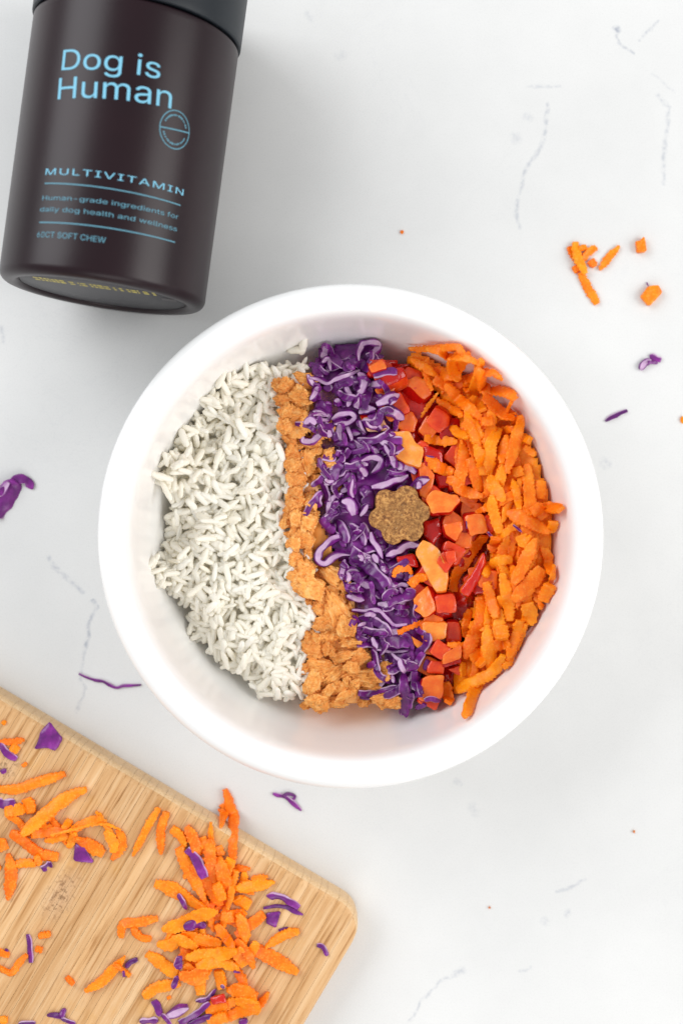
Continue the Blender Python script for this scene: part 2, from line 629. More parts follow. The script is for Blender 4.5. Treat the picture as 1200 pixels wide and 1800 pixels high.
# ------------------------------------------------------------------ cutting board
BT = 18.0
cz = np.array(px2mm((606, 1567), 4.0))
b0 = np.array(px2mm((0, 1207), 4.0))
EU = (cz - b0) / np.linalg.norm(cz - b0)              # along the end-grain edge, to the right
EV = np.array([EU[1], -EU[0]])                        # away from the edge, down the picture
right_pt = px2mm((579, 1705), BT - 5)                 # a point on the long side
u_max = float((right_pt - b0) @ EU) + 2.2
board_org = b0 + EU * u_max
CR = 15.0                                             # corner radius
FR = 4.0                                              # edge rounding


def board_v0(u):          # u is measured leftwards from the long side
    return CR - math.sqrt(max(0, CR ** 2 - (CR - u) ** 2)) if u < CR else 0.0


def board_local(p):
    q = np.array(px2mm(p, BT)) - board_org
    return ((q @ EU) / 1000, -(q @ EV) / 1000)


M['bamboo'] = mat_bamboo(scuffs=[board_local((108, 1572)) + (0.013,), board_local((12, 1352)) + (0.009,)])


def build_board():
    root = bpy.data.objects.new('cutting_board', None)
    COL.objects.link(root)
    root.location = (board_org[0] / 1000, board_org[1] / 1000, 0.0002)
    root.rotation_euler = (0, 0, math.atan2(-EU[1], -EU[0]) - math.pi)   # local -x is u, local -y is v
    root.empty_display_size = 0.03
    tag(root, 'bamboo cutting board with a rounded corner, strewn with vegetable scraps', 'cutting board')
    edges = [0.0]
    rr = random.Random(5)
    while edges[-1] < 262:
        edges.append(edges[-1] + rr.choice([3.4, 4.2, 4.8, 5.6, 6.6]))
    vlen = 230.0
    for i in range(len(edges) - 1):
        a, b = edges[i], edges[i + 1]
        n = 7 if a < CR + 2 else 2
        us = np.linspace(a, b, n)
        if i == 0:
            us = np.array([0, 0.15, 0.6, 1.3, 2.2, 3.2, b])
        V, Fc, mi = [], [], []
        lift = rr.uniform(-0.05, 0.05)
        for k, u in enumerate(us):
            uu = u + (0.05 if k == 0 and i > 0 else 0) - (0.05 if k == len(us) - 1 else 0)
            # side rounding lowers the top near the long side
            ds = FR - math.sqrt(max(0, FR ** 2 - (FR - min(uu, FR)) ** 2)) if uu < FR else 0
            v0 = board_v0(uu)
            zt, zb = BT - ds + lift * 0.6, 0.0 + min(ds, 3) * 0.8
            prof = [(vlen, zb), (v0 + 3, zb), (v0 + 1.0, zb + 1.0), (v0, zb + 3), (v0, zt - FR)]
            for q in range(1, 6):
                an = q / 5 * math.pi / 2
                prof.append((v0 + FR - FR * math.cos(an), zt - FR + FR * math.sin(an)))
            prof += [(v0 + 9, zt), (vlen, zt)]
            V += [(-uu, -v, z) for v, z in prof]
        m = len(prof)
        for k in range(len(us) - 1):
            for q in range(m):
                q2 = (q + 1) % m
                Fc.append((k * m + q, k * m + q2, (k + 1) * m + q2, (k + 1) * m + q))
                mi.append(1 if 1 <= q <= 6 else 0)
        Fc.append(tuple(range(m - 1, -1, -1)))
        Fc.append(tuple((len(us) - 1) * m + q for q in range(m)))
        mi += [0, 0]
        me = mesh_from('bamboo_strip', np.array(V) * 0.001, Fc, [M['bamboo'], M['bamboo_end']], matidx=mi, smooth=False)
        bm = bmesh.new()
        bm.from_mesh(me)
        bmesh.ops.recalc_face_normals(bm, faces=bm.faces)
        bm.to_mesh(me)
        bm.free()
        link('bamboo_strip', me, root)
    REL = np.stack([GXX - board_org[0], GYY - board_org[1]], -1)
    uu = -(REL @ EU)
    vv = REL @ EV
    v0 = np.where(uu < CR, CR - np.sqrt(np.clip(CR ** 2 - (CR - uu) ** 2, 0, None)), 0)
    HF[(uu > 0) & (vv > v0)] = BT


build_board()

# ------------------------------------------------------------------ supplement jar
JR = 45.0
try:                                     # Blender's own bundled interface typeface
    import os
    FONT = bpy.data.fonts.load(os.path.join(bpy.utils.system_resource('DATAFILES'), 'fonts', 'Inter.woff2'))
except Exception:
    FONT = None


def build_jar():
    base_m = px2mm((178, 518), 49.0)
    seam_m = px2mm((239.5, 59), 49.0)
    ax = (seam_m - base_m)
    L = float(np.linalg.norm(ax))
    ax /= L
    root = bpy.data.objects.new('supplement_jar', None)
    COL.objects.link(root)
    org = np.array([base_m[0], base_m[1], JR + 0.4])
    ang = math.atan2(ax[1], ax[0])
    # local frame: x = across (to the right in the photo), y = along the axis to the lid, z = up
    root.location = org * 0.001
    root.rotation_euler = (0, 0, ang - math.pi / 2)
    root.empty_display_size = 0.03
    tag(root, 'dark plum plastic jar with blue print lying on its side on the counter', 'jar')
    ex = np.array([math.cos(ang - math.pi / 2), math.sin(ang - math.pi / 2), 0])
    ey = np.array([ax[0], ax[1], 0])

    def lathe(name, prof, mat, parent, n=128):
        V, Fc = [], []
        for t, r in prof:
            for k in range(n):
                a = 2 * math.pi * k / n
                V.append((r * math.sin(a), t, r * math.cos(a)))
        for i in range(len(prof) - 1):
            for k in range(n):
                k2 = (k + 1) % n
                Fc.append((i * n + k, i * n + k2, (i + 1) * n + k2, (i + 1) * n + k))
        me = mesh_from(name, np.array(V) * 0.001, Fc, mat)
        bm = bmesh.new()
        bm.from_mesh(me)
        bmesh.ops.remove_doubles(bm, verts=bm.verts, dist=1e-6)
        bmesh.ops.recalc_face_normals(bm, faces=bm.faces)
        bm.to_mesh(me)
        bm.free()
        return link(name, me, parent)

    def arc(cx, cr, r, a0, a1, n=8):
        return [(cx + r * math.cos(R(a0 + (a1 - a0) * k / n)), cr + r * math.sin(R(a0 + (a1 - a0) * k / n))) for k in range(n + 1)]
    body = [(1.7, 0.001), (1.7, 36.5)] + arc(1.6, 37.6, 1.2, -20, -120, 4)[:-1] + [(0.1, 38.6), (0.0, 39.6)] + arc(4.2, 40.8, 4.2, 180, 90, 8) + [(10, JR), (L - 3, JR)] + arc(L - 1.2, JR - 1.2, 1.2, 90, 0, 4) + [(L, JR - 4), (L, 0.001)]
    b = lathe('body', body, M['jar'], root)
    disc_p = [(1.6, 0.001), (1.6, 20), (1.55, 35.9), (1.9, 36.2)]
    bd = lathe('base_disc', disc_p, M['base'], root)
    lid = [(L + 0.7, 0.001), (L + 0.7, JR - 1)] + arc(L + 1.7, JR - 0.2, 1.0, 180, 90, 4) + [(L + 4, JR + 0.8), (L + 25, JR + 0.8)] + arc(L + 25, JR - 2.2, 3.0, 90, 0, 6) + [(L + 28, 0.001)]
    lathe('lid', lid, M['lid'], root)

    def px_to_jar(p):
        """photo pixel -> (arc length across, distance along the axis) on the jar's side"""
        d = np.array([(p[0] - 600) / F, (900 - p[1]) / F, -1.0])
        o = np.array([0, 0, HC]) - org
        dx, dz, ox, oz = d @ ex, d[2], o @ ex, o[2]
        A, B, C = dx * dx + dz * dz, 2 * (dx * ox + dz * oz), ox * ox + oz * oz - JR * JR
        t = (-B - math.sqrt(max(0, B * B - 4 * A * C))) / (2 * A)
        q = o + t * d
        return np.array([math.atan2(q @ ex, q[2]) * JR, q @ ey])

    def wrap(S, up=0.10):
        a = S[:, 0] / JR
        return np.stack([(JR + up) * np.sin(a), S[:, 1], (JR + up) * np.cos(a)], 1)

    def text(name, s, p_left, p_right, p_top, mat, bold=0.0, space=1.0, wide_line=None):
        cu = bpy.data.curves.new(name, 'FONT')
        cu.body = s
        if FONT:
            cu.font = FONT
        cu.size = 60.0
        cu.fill_mode = 'NONE'
        cu.offset = bold
        cu.space_character = space
        cu.resolution_u = 6
        ob = bpy.data.objects.new(name, cu)
        COL.objects.link(ob)
        dg = bpy.context.evaluated_depsgraph_get()
        me = bpy.data.meshes.new_from_object(ob.evaluated_get(dg))
        bpy.data.objects.remove(ob)
        # fill the outlines by winding number (the typeface has overlapping contours)
        pv = [v.co.to_2d() / 60.0 for v in me.vertices]
        pe = [tuple(e.vertices) for e in me.edges]
        vo, eo, fo = delaunay_2d_cdt(pv, pe, [], 0, 1e-6)[:3]
        E0 = np.array([pv[i][:] for i, k in pe])
        E1 = np.array([pv[k][:] for i, k in pe])
        bm = bmesh.new()
        bv = [bm.verts.new((v.x, v.y, 0)) for v in vo]
        for f in fo:
            g = np.mean([vo[i][:] for i in f], axis=0)
            up_ = (E0[:, 1] <= g[1]) & (E1[:, 1] > g[1])
            dn_ = (E0[:, 1] > g[1]) & (E1[:, 1] <= g[1])
            side = (E1[:, 0] - E0[:, 0]) * (g[1] - E0[:, 1]) - (g[0] - E0[:, 0]) * (E1[:, 1] - E0[:, 1])
            if (up_ & (side > 0)).sum() - (dn_ & (side < 0)).sum() != 0:
                bm.faces.new([bv[i] for i in f])
        bmesh.ops.delete(bm, geom=[v for v in bm.verts if not v.link_faces], context='VERTS')
        bmesh.ops.recalc_face_normals(bm, faces=bm.faces)
        W = np.array([v.co[:2] for v in bm.verts])
        a, b, c = px_to_jar(p_left), px_to_jar(p_right), px_to_jar(p_top)
        ncap = float(W[:, 1].max()) if s[0] in 'DHM6' and not any(c in s for c in 'dlhk') else 0.73
        x0, x1 = W[:, 0].min(), W[:, 0].max()
        sx = np.linalg.norm(b - a) / (x1 - x0)
        sy = abs((c - a) @ np.array([0, 1.0])) / ncap
        for xc in np.arange(x0, x1, 1.3 / sx):          # cut into narrow columns so that it can bend round the jar
            bmesh.ops.bisect_plane(bm, geom=bm.verts[:] + bm.edges[:] + bm.faces[:], plane_co=(xc, 0, 0), plane_no=(1, 0, 0), dist=1e-6)
        W = np.array([v.co[:2] for v in bm.verts])
        e1 = (b - a) / np.linalg.norm(b - a)
        e2 = np.array([-e1[1], e1[0]])
        S = a + ((W[:, :1] - x0) * sx) * e1 + (W[:, 1:] * sy) * e2
        V = wrap(S) * 0.001
        bm.verts.index_update()
        fc = [[v.index for v in f.verts] for f in bm.faces]
        bm.free()
        me2 = mesh_from(name, V, fc, mat)
        return link(name, me2, b_parent)

    def strip(name, S, half, mat, closed=False, up=0.11, parent=None):
        S = np.asarray(S, float)
        T = np.gradient(S, axis=0)
        if closed:
            T = np.roll(S, -1, 0) - np.roll(S, 1, 0)
        T /= np.linalg.norm(T, axis=1)[:, None]
        Nn = np.stack([-T[:, 1], T[:, 0]], 1)
        A, B = wrap(S + Nn * half, up), wrap(S - Nn * half, up)
        V = np.vstack([A, B]) * 0.001
        n = len(S)
        fc = [(i, n + i, n + (i + 1) % n, (i + 1) % n) for i in range(n if closed else n - 1)]
        return V, fc

    b_parent = b
    text('brand_lettering', 'Dog is', (108.7, 123.7), (281, 139.5), (114, 87), M['ink'], bold=0.5)
    text('brand_lettering', 'Human', (102, 175), (301, 191), (107, 137.5), M['ink'], bold=0.5)
    text('product_lettering', 'MULTIVITAMIN', (80.6, 307.5), (321.7, 344), (82.2, 296.5), M['ink'], bold=1.0, space=1.12)
    text('description_lettering', 'Human-grade ingredients for', (75, 352), (313, 385.5), (76.8, 340.5), M['thin_ink'], bold=0.9)
    text('description_lettering', 'daily dog health and wellness', (71, 372), (310.5, 407), (72.8, 360.5), M['thin_ink'], bold=0.9)
    text('count_lettering', '60CT SOFT CHEW', (65.6, 417), (185.6, 427.5), (66.8, 407), M['thin_ink'], bold=0.6)
    for p, q in (((79.5, 322.5), (317, 361)), ((70, 391), (307.5, 426))):
        S = np.linspace(px_to_jar(p), px_to_jar(q), 40)
        V, fc = strip('divider_line', S, 0.24, M['thin_ink'])
        link('divider_line', mesh_from('divider_line', V, fc, M['thin_ink']), b_parent)
    # round seal: ring, bar and a worn ring of small marks
    c = px_to_jar((308, 228))
    rw = 7.0
    V_all, F_all = [], []

    def add(V, fc):
        o = sum(len(v) for v in V_all)
        V_all.append(V)
        F_all.extend([tuple(i + o for i in f) for f in fc])
    th = np.linspace(0, 2 * math.pi, 72, endpoint=False)
    add(*strip('', c + rw * np.stack([np.cos(th), np.sin(th)], 1) * np.array([1, 1.12]), 0.2, None, True))
    add(*strip('', np.linspace(c + np.array([-rw, -0.7]), c + np.array([rw, 0.7]), 14), 0.26, None))
    rs = random.Random(3)
    for h0 in (20, 200):
        a = h0
        while a < h0 + 140:
            st = rs.uniform(4, 9)
            t2 = np.radians(np.linspace(a, a + st, 4))
            add(*strip('', c + 5.4 * np.stack([np.cos(t2), np.sin(t2) * 1.1], 1), rs.uniform(0.25, 0.42), None))
            a += st + rs.choice([2.5, 2.5, 5])
    link('seal_emblem', mesh_from('seal_emblem', np.vstack(V_all), F_all, M['thin_ink']), b_parent)
    # ink-jet date print on the recessed base: short yellow dashes
    V, fc = [], []
    x = -27.0
    while x < 25:
        w = rs.choice([0.7, 0.9, 1.3, 2.2])
        for zz in (12.0, 16.5):
            o = len(V)
            z1 = zz + rs.choice([3.2, 3.2, 2.4])
            V += [(x, 1.50, zz), (x + w, 1.50, zz), (x + w, 1.50, z1), (x, 1.50, z1)]
            fc.append((o, o + 1, o + 2, o + 3))
        x += w + rs.choice([0.5, 0.6, 1.8])
    link('date_print', mesh_from('date_print', np.array(V) * 0.001, fc, M['yellow'], smooth=False), bd)
    # moulded mark pressed in the base
    V = [(27, 1.45, 2), (33.5, 1.45, 2), (33.5, 1.45, 8), (27, 1.45, 8)]
    link('moulded_mark', mesh_from('moulded_mark', np.array(V) * 0.001, [(0, 1, 2, 3)], M['jar'], smooth=False), bd)


build_jar()

# ------------------------------------------------------------------ labels
REG = []          # (object, base label, px centre)


def later(o, base, c, cat, group=None):
    tag(o, None, cat, group)
    REG.append((o, base, c))


ORD = 'first second third fourth fifth sixth seventh eighth ninth tenth eleventh twelfth thirteenth fourteenth fifteenth sixteenth seventeenth eighteenth nineteenth twentieth'.split()
NUM = {2: 'two', 3: 'three', 4: 'four', 5: 'five', 6: 'six', 7: 'seven', 8: 'eight', 9: 'nine', 10: 'ten'}


def finish_labels():
    by = {}
    for o, b, c in REG:
        by.setdefault(b, []).append((o, c))
    for b, lst in by.items():
        if len(lst) == 1:
            lst[0][0]['label'] = b
            continue
        lst.sort(key=lambda t: t[1][1])
        n = len(lst)
        for i, (o, c) in enumerate(lst):
            w = 'topmost' if i == 0 else ('lowest' if i == n - 1 else ORD[min(i, 19)] + ' down')
            o['label'] = f'{b}, {w}' + (f' of {NUM[n]}' if n in NUM and len(b.split()) < 12 else '')


def shape_words(P, w, noun, tone=None):
    P = np.asarray(P, float)
    d = np.diff(P, axis=0)
    L = float(np.linalg.norm(d, axis=1).sum())
    a = np.unwrap(np.arctan2(d[:, 1], d[:, 0]))
    turn = float(np.abs(np.diff(a)).sum())
    shp = 'curled' if turn > 2.2 else ('bent' if turn > 0.6 else 'straight')
    ln = 'tiny' if L < 16 else 'short' if L < 34 else 'long' if L > 66 else 'mid-length'
    wd = 'thin' if w < 11 else 'broad' if w > 22 else ''
    e = P[-1] - P[0]
    an = math.degrees(math.atan2(-e[1], e[0])) % 180
    ori = 'lying level' if an < 22 or an > 158 else 'leaning right' if an < 68 else 'upright' if an < 112 else 'leaning left'
    if ('half-buried' in noun or 'bit' in noun) and shp == 'straight':
        shp = ''
    words = [ln, wd, shp, tone or '', noun]
    s = ' '.join(x for x in words if x)
    if shp != 'curled':
        s += ' ' + ori
    return s


def bowl_place(c, heap):
    dx, dy = c[0] - 701, c[1] - 905
    if math.hypot(dx, dy) < 95:
        return ('above' if dy < -abs(dx) else 'below' if dy > abs(dx) else 'right of' if dx > 0 else 'left of') + ' the brown treat'
    if math.hypot(c[0] - 616, c[1] - 943) > 318:
        return ('upper' if c[1] < 800 else 'lower' if c[1] > 1060 else 'middle') + ' bowl wall'
    t = (c[1] - 600) / 660
    return ('top' if t < 0.2 else 'upper part' if t < 0.42 else 'middle' if t < 0.62 else 'lower part' if t < 0.82 else 'bottom') + f' of {heap}'


def board_place(c):
    if c[0] > 270 and c[1] > 1380:
        q = 'upper' if c[1] < 1560 else 'middle' if c[1] < 1680 else 'lower'
        if c[0] > 450:
            return "right of board's big pile"
        return f"{q} part of board's big pile"
    q = 'top' if c[1] < 1370 else 'middle' if c[1] < 1560 else 'lower'
    return f"board's {q} left part"


# ------------------------------------------------------------------ ribbons (carrot, cabbage)


def path_z(px, r, th, zest, rigid=3.0, q=80, inset=True):
    """lay a pixel path on the height field; returns 3D centre line (mm) seen at those pixels"""
    z = np.full(len(px), zest, float)
    for it in range(3):
        s = (HC - z) / F
        X = (px[:, 0] - 600) * s
        Y = (900 - px[:, 1]) * s
        zs = np.array([support(x, y, r, q) for x, y in zip(X, Y)])
        k = int(max(1, round(rigid)))
        ker = np.hanning(2 * k + 3)[1:-1]
        ker /= ker.sum()
        zp = np.pad(zs, k, mode='edge')
        sm = np.convolve(zp, ker, mode='valid')
        z = np.maximum(sm, zs - 0.8)
        z = np.convolve(np.pad(z, k, mode='edge'), ker, mode='valid') + th / 2
    P = np.stack([X, Y, z], 1)
    if inset:
        d = P[:, :2] - BC
        rr = np.linalg.norm(d, axis=1)
        for i in range(len(P)):
            if rr[i] < 100:
                lim = wall_at(P[i, 2]) - 0.8 - r * 0.8
                if rr[i] > lim:
                    P[i, :2] = BC + d[i] / rr[i] * lim
    return P


def ribbon(P, hw_l, hw_r, th, roll, arch, section, attr_sec, name, mat, rough=0.0, flat=()):
    """sweep a section of 10 points (top row u=-1..1, bottom row) along P"""
    n = len(P)
    T = np.gradient(P, axis=0)
    T /= np.linalg.norm(T, axis=1)[:, None] + 1e-9
    up = np.array([0, 0, 1.0])
    S = np.cross(T, up)
    S /= np.linalg.norm(S, axis=1)[:, None] + 1e-9
    U = np.cross(S, T)
    cr, sr = np.cos(roll)[:, None], np.sin(roll)[:, None]
    S2, U2 = S * cr + U * sr, U * cr - S * sr
    rows = []
    for (u, v) in section:
        hw = np.where(u < 0, hw_l, hw_r) * abs(u)
        rows.append(P + S2 * (np.sign(u) * hw)[:, None] + U2 * (v * th + arch * (1 - u * u)))
    m = len(section)
    V = np.stack(rows, 1).reshape(-1, 3)
    if rough:
        V = V + RNG.normal(0, rough, V.shape)
    fc = []
    for i in range(n - 1):
        for q in range(m):
            q2 = (q + 1) % m
            fc.append((i * m + q, i * m + q2, (i + 1) * m + q2, (i + 1) * m + q))
    fc.append(tuple(range(m - 1, -1, -1)))
    fc.append(tuple((n - 1) * m + q for q in range(m)))
    at = None
    if attr_sec is not None:
        at = np.tile(attr_sec, n)
    o = place_mesh(name, V, fc, mat, attr=at)
    sm = np.ones(len(fc), bool)
    for q in flat:
        sm[q:(n - 1) * m:m] = False
    sm[-2:] = False
    o.data.polygons.foreach_set('use_smooth', sm)
    return o


SEC_C = [(-1, 0.36), (-0.9, 0.5), (-0.4, 0.5), (0.1, 0.5), (0.5, 0.5), (0.9, 0.5), (1, 0.36), (0.97, -0.42), (0.85, -0.5), (-0.85, -0.5), (-0.97, -0.42)]


def smooth_noise(n, period, rng):
    k = max(2, int(n / period) + 2)
    return np.interp(np.linspace(0, k - 1, n), np.arange(k), rng.uniform(-1, 1, k))


def carrot(pts, w, zest=42, taper=(0.55, 0.55), th=None, in_bowl=True, name='carrot_shred', lift=0.0):
    px, L = resample(pts, 2.3)
    n = len(px)
    if L < 1.9 * w:
        taper = (0.8, 0.75)
    elif L > 34:
        w *= 0.9
    mm = (HC - zest) / F
    wm = w * mm
    th = th or RNG.uniform(1.15, 1.8)
    th = min(th, wm * 0.55)
    P = path_z(px, wm * 0.42, th, zest, rigid=n * 0.16, q=82, inset=in_bowl)
    s = np.linspace(0, 1, n)
    if lift:
        P[:, 2] += lift * np.abs(2 * s - 1) ** 2
    e = RNG.uniform(0.18, 0.34)
    e2 = RNG.uniform(0.18, 0.34)
    prof = np.ones(n)
    prof = np.where(s < e, taper[0] + (1 - taper[0]) * np.clip(s / e, 0, 1) ** 0.8, prof)
    prof = np.where(s > 1 - e2, taper[1] + (1 - taper[1]) * np.clip((1 - s) / e2, 0, 1) ** 0.8, prof)
    low = 1 + 0.06 * smooth_noise(n, 7, RNG)

    def teeth():
        t = RNG.normal(0, 0.17, n) + 0.35 * np.abs(RNG.normal(0, 0.3, n)) * (RNG.uniform(size=n) < 0.45)
        return t + np.where(np.arange(n) % 3 == int(RNG.integers(3)), 0.14, -0.05)
    hl = np.clip(wm / 2 * prof * low + teeth() * 1.1, 0.25, None)
    hr = np.clip(wm / 2 * prof * low + teeth() * 1.1, 0.25, None)
    roll = smooth_noise(n, 16, RNG) * 0.38 + RNG.uniform(-0.3, 0.3)
    arch = RNG.uniform(-0.08, 0.10) * wm
    o = ribbon(P, hl, hr, th, roll, arch, SEC_C, None, name, M['carrot'], rough=0.04, flat=(0, 5, 6, 7, 9, 10))
    for p in P[::2]:
        raise_to(p[0], p[1], wm * 0.42, p[2] + th * 0.45)
    return o


# cabbage: 'c' shows the cut face (pale with a purple outline), 's' shows the purple leaf skin
SEC_K = [(-1, 0.35), (-0.78, 0.5), (-0.45, 0.42), (0, 0.36), (0.45, 0.42), (0.78, 0.5), (1, 0.35), (1, -0.5), (0, -0.5), (-1, -0.5)]
ATT_CUT = np.array([1, 0.62, 0.08, 0.0, 0.08, 0.62, 1, 1, 0.3, 1])
ATT_SKIN = np.array([0.8, 0.95, 1, 1, 1, 0.9, 0.3, 0.2, 1, 0.8])
ATT_HALF = np.array([0.0, 0.2, 0.7, 1, 1, 1, 0.9, 0.2, 1, 0.2])


def cabbage(pts, w, mode='c', zest=44, in_bowl=True, name='cabbage_shred', wav=1.0):
    px, L = resample(pts, 3.0)
    n = len(px)
    mm = (HC - zest) / F
    wm = w * mm
    if mode == 'c':
        wm *= 1.05
        th = RNG.uniform(1.8, 2.9)
        at = ATT_CUT
    else:
        th = RNG.uniform(0.6, 0.95)
        at = ATT_SKIN if mode == 's' else ATT_HALF
    if not in_bowl:
        th *= 0.8
    th = min(th, wm * 0.8)
    P = path_z(px, wm * 0.4, th, zest, rigid=n * 0.14, q=80, inset=in_bowl)
    s = np.linspace(0, 1, n)
    P[:, 2] += wav * 0.45 * (1 + smooth_noise(n, 5, RNG))
    e = 0.2
    t0, t1 = RNG.uniform(0.2, 0.9, 2)
    if mode == 'c':
        e = RNG.uniform(0.2, 0.42)
        t0, t1 = RNG.uniform(0.1, 0.6, 2)
    prof = np.where(s < e, t0 + (1 - t0) * np.sin(s / e * math.pi / 2), 1.0)
    prof = np.where(s > 1 - e, t1 + (1 - t1) * np.sin((1 - s) / e * math.pi / 2), prof)
    low = 1 + 0.3 * smooth_noise(n, 4, RNG)
    low2 = 1 + 0.3 * smooth_noise(n, 4, RNG)
    roll = wav * (smooth_noise(n, 6, RNG) * 0.6 + RNG.uniform(-0.35, 0.35))
    if mode != 'c':
        arch = RNG.uniform(-0.1, 0.22) * wm
    else:
        arch = 0
    o = ribbon(P, wm / 2 * prof * low, wm / 2 * prof * low2, th, roll, arch, SEC_K, at, name, M['cabbage'], flat=(6, 7, 8, 9))
    for p in P[::2]:
        raise_to(p[0], p[1], wm * 0.4, p[2] + th * 0.4)
    return o


# ------------------------------------------------------------------ chunks (pepper dice, leaf pieces, carrot bits)
def chunk(poly, shift=(0, 0), top=0.66, side=0.0, depth=6.5, zest=44, name='pepper_piece', mat=None, tilt=0.12, in_bowl=True, roundk=1, rise=None, dome=0.0, jag=0.0):
    mat = mat or M['pepper']
    P = np.asarray(poly, float)
    for _ in range(roundk):              # light corner rounding
        Q = np.roll(P, -1, 0)
        P = np.stack([P * 0.9 + Q * 0.1, P * 0.1 + Q * 0.9], 1).reshape(-1, 2)
    # subdivide long edges
    out = []
    for a, b in zip(P, np.roll(P, -1, 0)):
        k = max(1, int(np.linalg.norm(b - a) / 6))
        for i in range(k):
            out.append(a + (b - a) * i / k)
    P = np.array(out)
    if jag:
        P = P + RNG.normal(0, jag, P.shape)
    c = P.mean(0)
    mm = (HC - zest) / F
    XY = px2mm(P, zest)
    if ((XY[:, 0] * np.roll(XY[:, 1], -1)) - (XY[:, 1] * np.roll(XY[:, 0], -1))).sum() < 0:
        P, XY = P[::-1], XY[::-1]
    cm = XY.mean(0)
    rad = np.linalg.norm(XY - cm, axis=1).mean()
    zs = support(cm[0], cm[1], rad * 0.8, 72)
    zt = zs + (rise if rise is not None else depth * 0.62)
    XY = px2mm(P, zt)
    cm = XY.mean(0)
    n = len(P)
    sh = np.array([shift[0], -shift[1]], float) * mm
    tx, ty = RNG.uniform(-tilt, tilt, 2)
    if abs(sh).sum() > 0:                # lean so that the shown side opens up
        d = sh / (np.linalg.norm(sh) + 1e-9)
        tx, ty = -d * min(0.25, np.linalg.norm(sh) / 24)

    def ring(inset, dz, k):
        Q = cm + (XY - cm) * (1 - inset) + sh * k
        rel = Q - cm
        z = zt + dz + rel[:, 0] * tx + rel[:, 1] * ty
        if dome:
            z = z - dome * (rel ** 2).sum(1) / (rad ** 2)
        return np.column_stack([Q, z])
    wob = RNG.normal(0, 0.10, n)
    if mat == M['pepper']:
        ph = RNG.uniform(0, 6.28, 3)
        aa = np.linspace(0, 2 * math.pi, n, endpoint=False)
        XY = cm + (XY - cm) * (1 + 0.03 * np.sin(2 * aa + ph[0]) + 0.025 * np.sin(3 * aa + ph[1]) + 0.03 * np.sin(5 * aa + ph[2]))[:, None]
    r = [ring(0.50, 0.12, 0), ring(0.07, 0.0, 0), ring(0.01, -0.25, 0.03), ring(-0.02, -depth * 0.5, 0.5), ring(0.02, -depth + 0.3, 0.97), ring(0.12, -depth, 1.0)]
    r[0][:, 2] += wob + (0.35 if top < 0.3 else -0.45)
    r[1][:, 2] += RNG.normal(0, 0.08, n)
    for q in (1, 2, 3):
        r[q][:, :2] += RNG.normal(0, 0.10, (n, 2))
    V = np.vstack(r + [r[0].mean(0)[None] + np.array([[0, 0, 0.05]]), r[-1].mean(0)[None]])
    if in_bowl:
        d = V[:, :2] - BC
        rr = np.linalg.norm(d, axis=1)
        for i in range(len(V)):
            lim = wall_at(V[i, 2]) - 0.6
            if rr[i] > lim and rr[i] < 110:
                V[i, :2] = BC + d[i] / rr[i] * lim
    elif zt - depth < zs + 0.3:          # never below what it lies on
        V[:, 2] = np.maximum(V[:, 2], zs + 0.12)
    fc, ca = [], []
    it, ib = len(V) - 2, len(V) - 1
    sd = sh / (np.linalg.norm(sh) + 1e-9)
    for k in range(n):
        k2 = (k + 1) % n
        fc.append((it, k, k2))
        ca += [top] * 3
        for q in range(5):
            fc.append((q * n + k, (q + 1) * n + k, (q + 1) * n + k2, q * n + k2))
            if q == 0:
                v = [top] * 4
            elif q == 1:
                v = [top] * 4
            else:
                ed = XY[k2] - XY[k]
                no = np.array([ed[1], -ed[0]]) / (np.linalg.norm(ed) + 1e-9)
                facing = abs(sh).sum() > 0 and no @ sd > 0.25
                f0, f1 = (0.36, 0.62) if top < 0.3 else (top * 0.85, 0.62 * top)
                f2 = 0.5 if top < 0.3 else 0.12
                if facing:
                    v = [side] * 4
                else:
                    g = {2: (f0, f1), 3: (f1, (f1 + f2) / 2), 4: ((f1 + f2) / 2, f2)}[q]
                    v = [g[0], g[1], g[1], g[0]]
            ca += v
        fc.append((ib, 5 * n + k2, 5 * n + k))
        ca += [side] * 3
    o = place_mesh(name, V, fc, mat, corner_attr=ca)
    for kk in (0, 0.35, 0.7):
        for p in XY[::2]:
            q = cm + (p - cm) * kk
            raise_to(q[0], q[1], rad * 0.3, zt - 0.4)
    return o


# ------------------------------------------------------------------ food mounds (hidden cores)
BORDER = [((540, 612), 12), ((650, 588), 12), ((720, 590), 11), ((860, 640), 8), ((930, 730), 7), ((978, 860), 6), ((985, 960), 6), ((976, 1030), 7), ((945, 1125), 8), ((880, 1215), 8), ((812, 1262), 9), ((720, 1275), 10), ((540, 1258), 12), ((442, 1232), 16), ((362, 1165), 16), ((322, 1095), 18), ((266, 1005), 16), ((292, 930), 20), ((276, 835), 18), ((330, 740), 16), ((390, 660), 14), ((465, 625), 12)]
RICE = [(560, 640), (480, 640), (400, 665), (345, 740), (300, 800), (282, 835), (308, 885), (288, 950), (272, 985), (290, 1025), (330, 1060), (335, 1110), (370, 1150), (430, 1190), (450, 1222), (545, 1222), (560, 1100), (545, 980), (530, 900), (535, 800), (510, 720), (530, 650)]
SALMON = [(500, 665), (560, 650), (600, 700), (600, 850), (580, 950), (650, 1080), (690, 1180), (690, 1240), (535, 1245), (548, 1100), (505, 930), (512, 800), (492, 720)]
CABB = [(560, 605), (660, 595), (690, 680), (700, 780), (740, 850), (720, 960), (730, 1040), (760, 1150), (720, 1255), (680, 1240), (640, 1130), (600, 1000), (550, 900), (570, 800), (535, 760), (548, 640)]
PEPP = [(650, 622), (720, 635), (800, 720), (810, 800), (860, 900), (870, 1000), (820, 1100), (795, 1230), (725, 1230), (760, 1140), (720, 1040), (740, 960), (730, 850), (690, 780), (670, 680)]
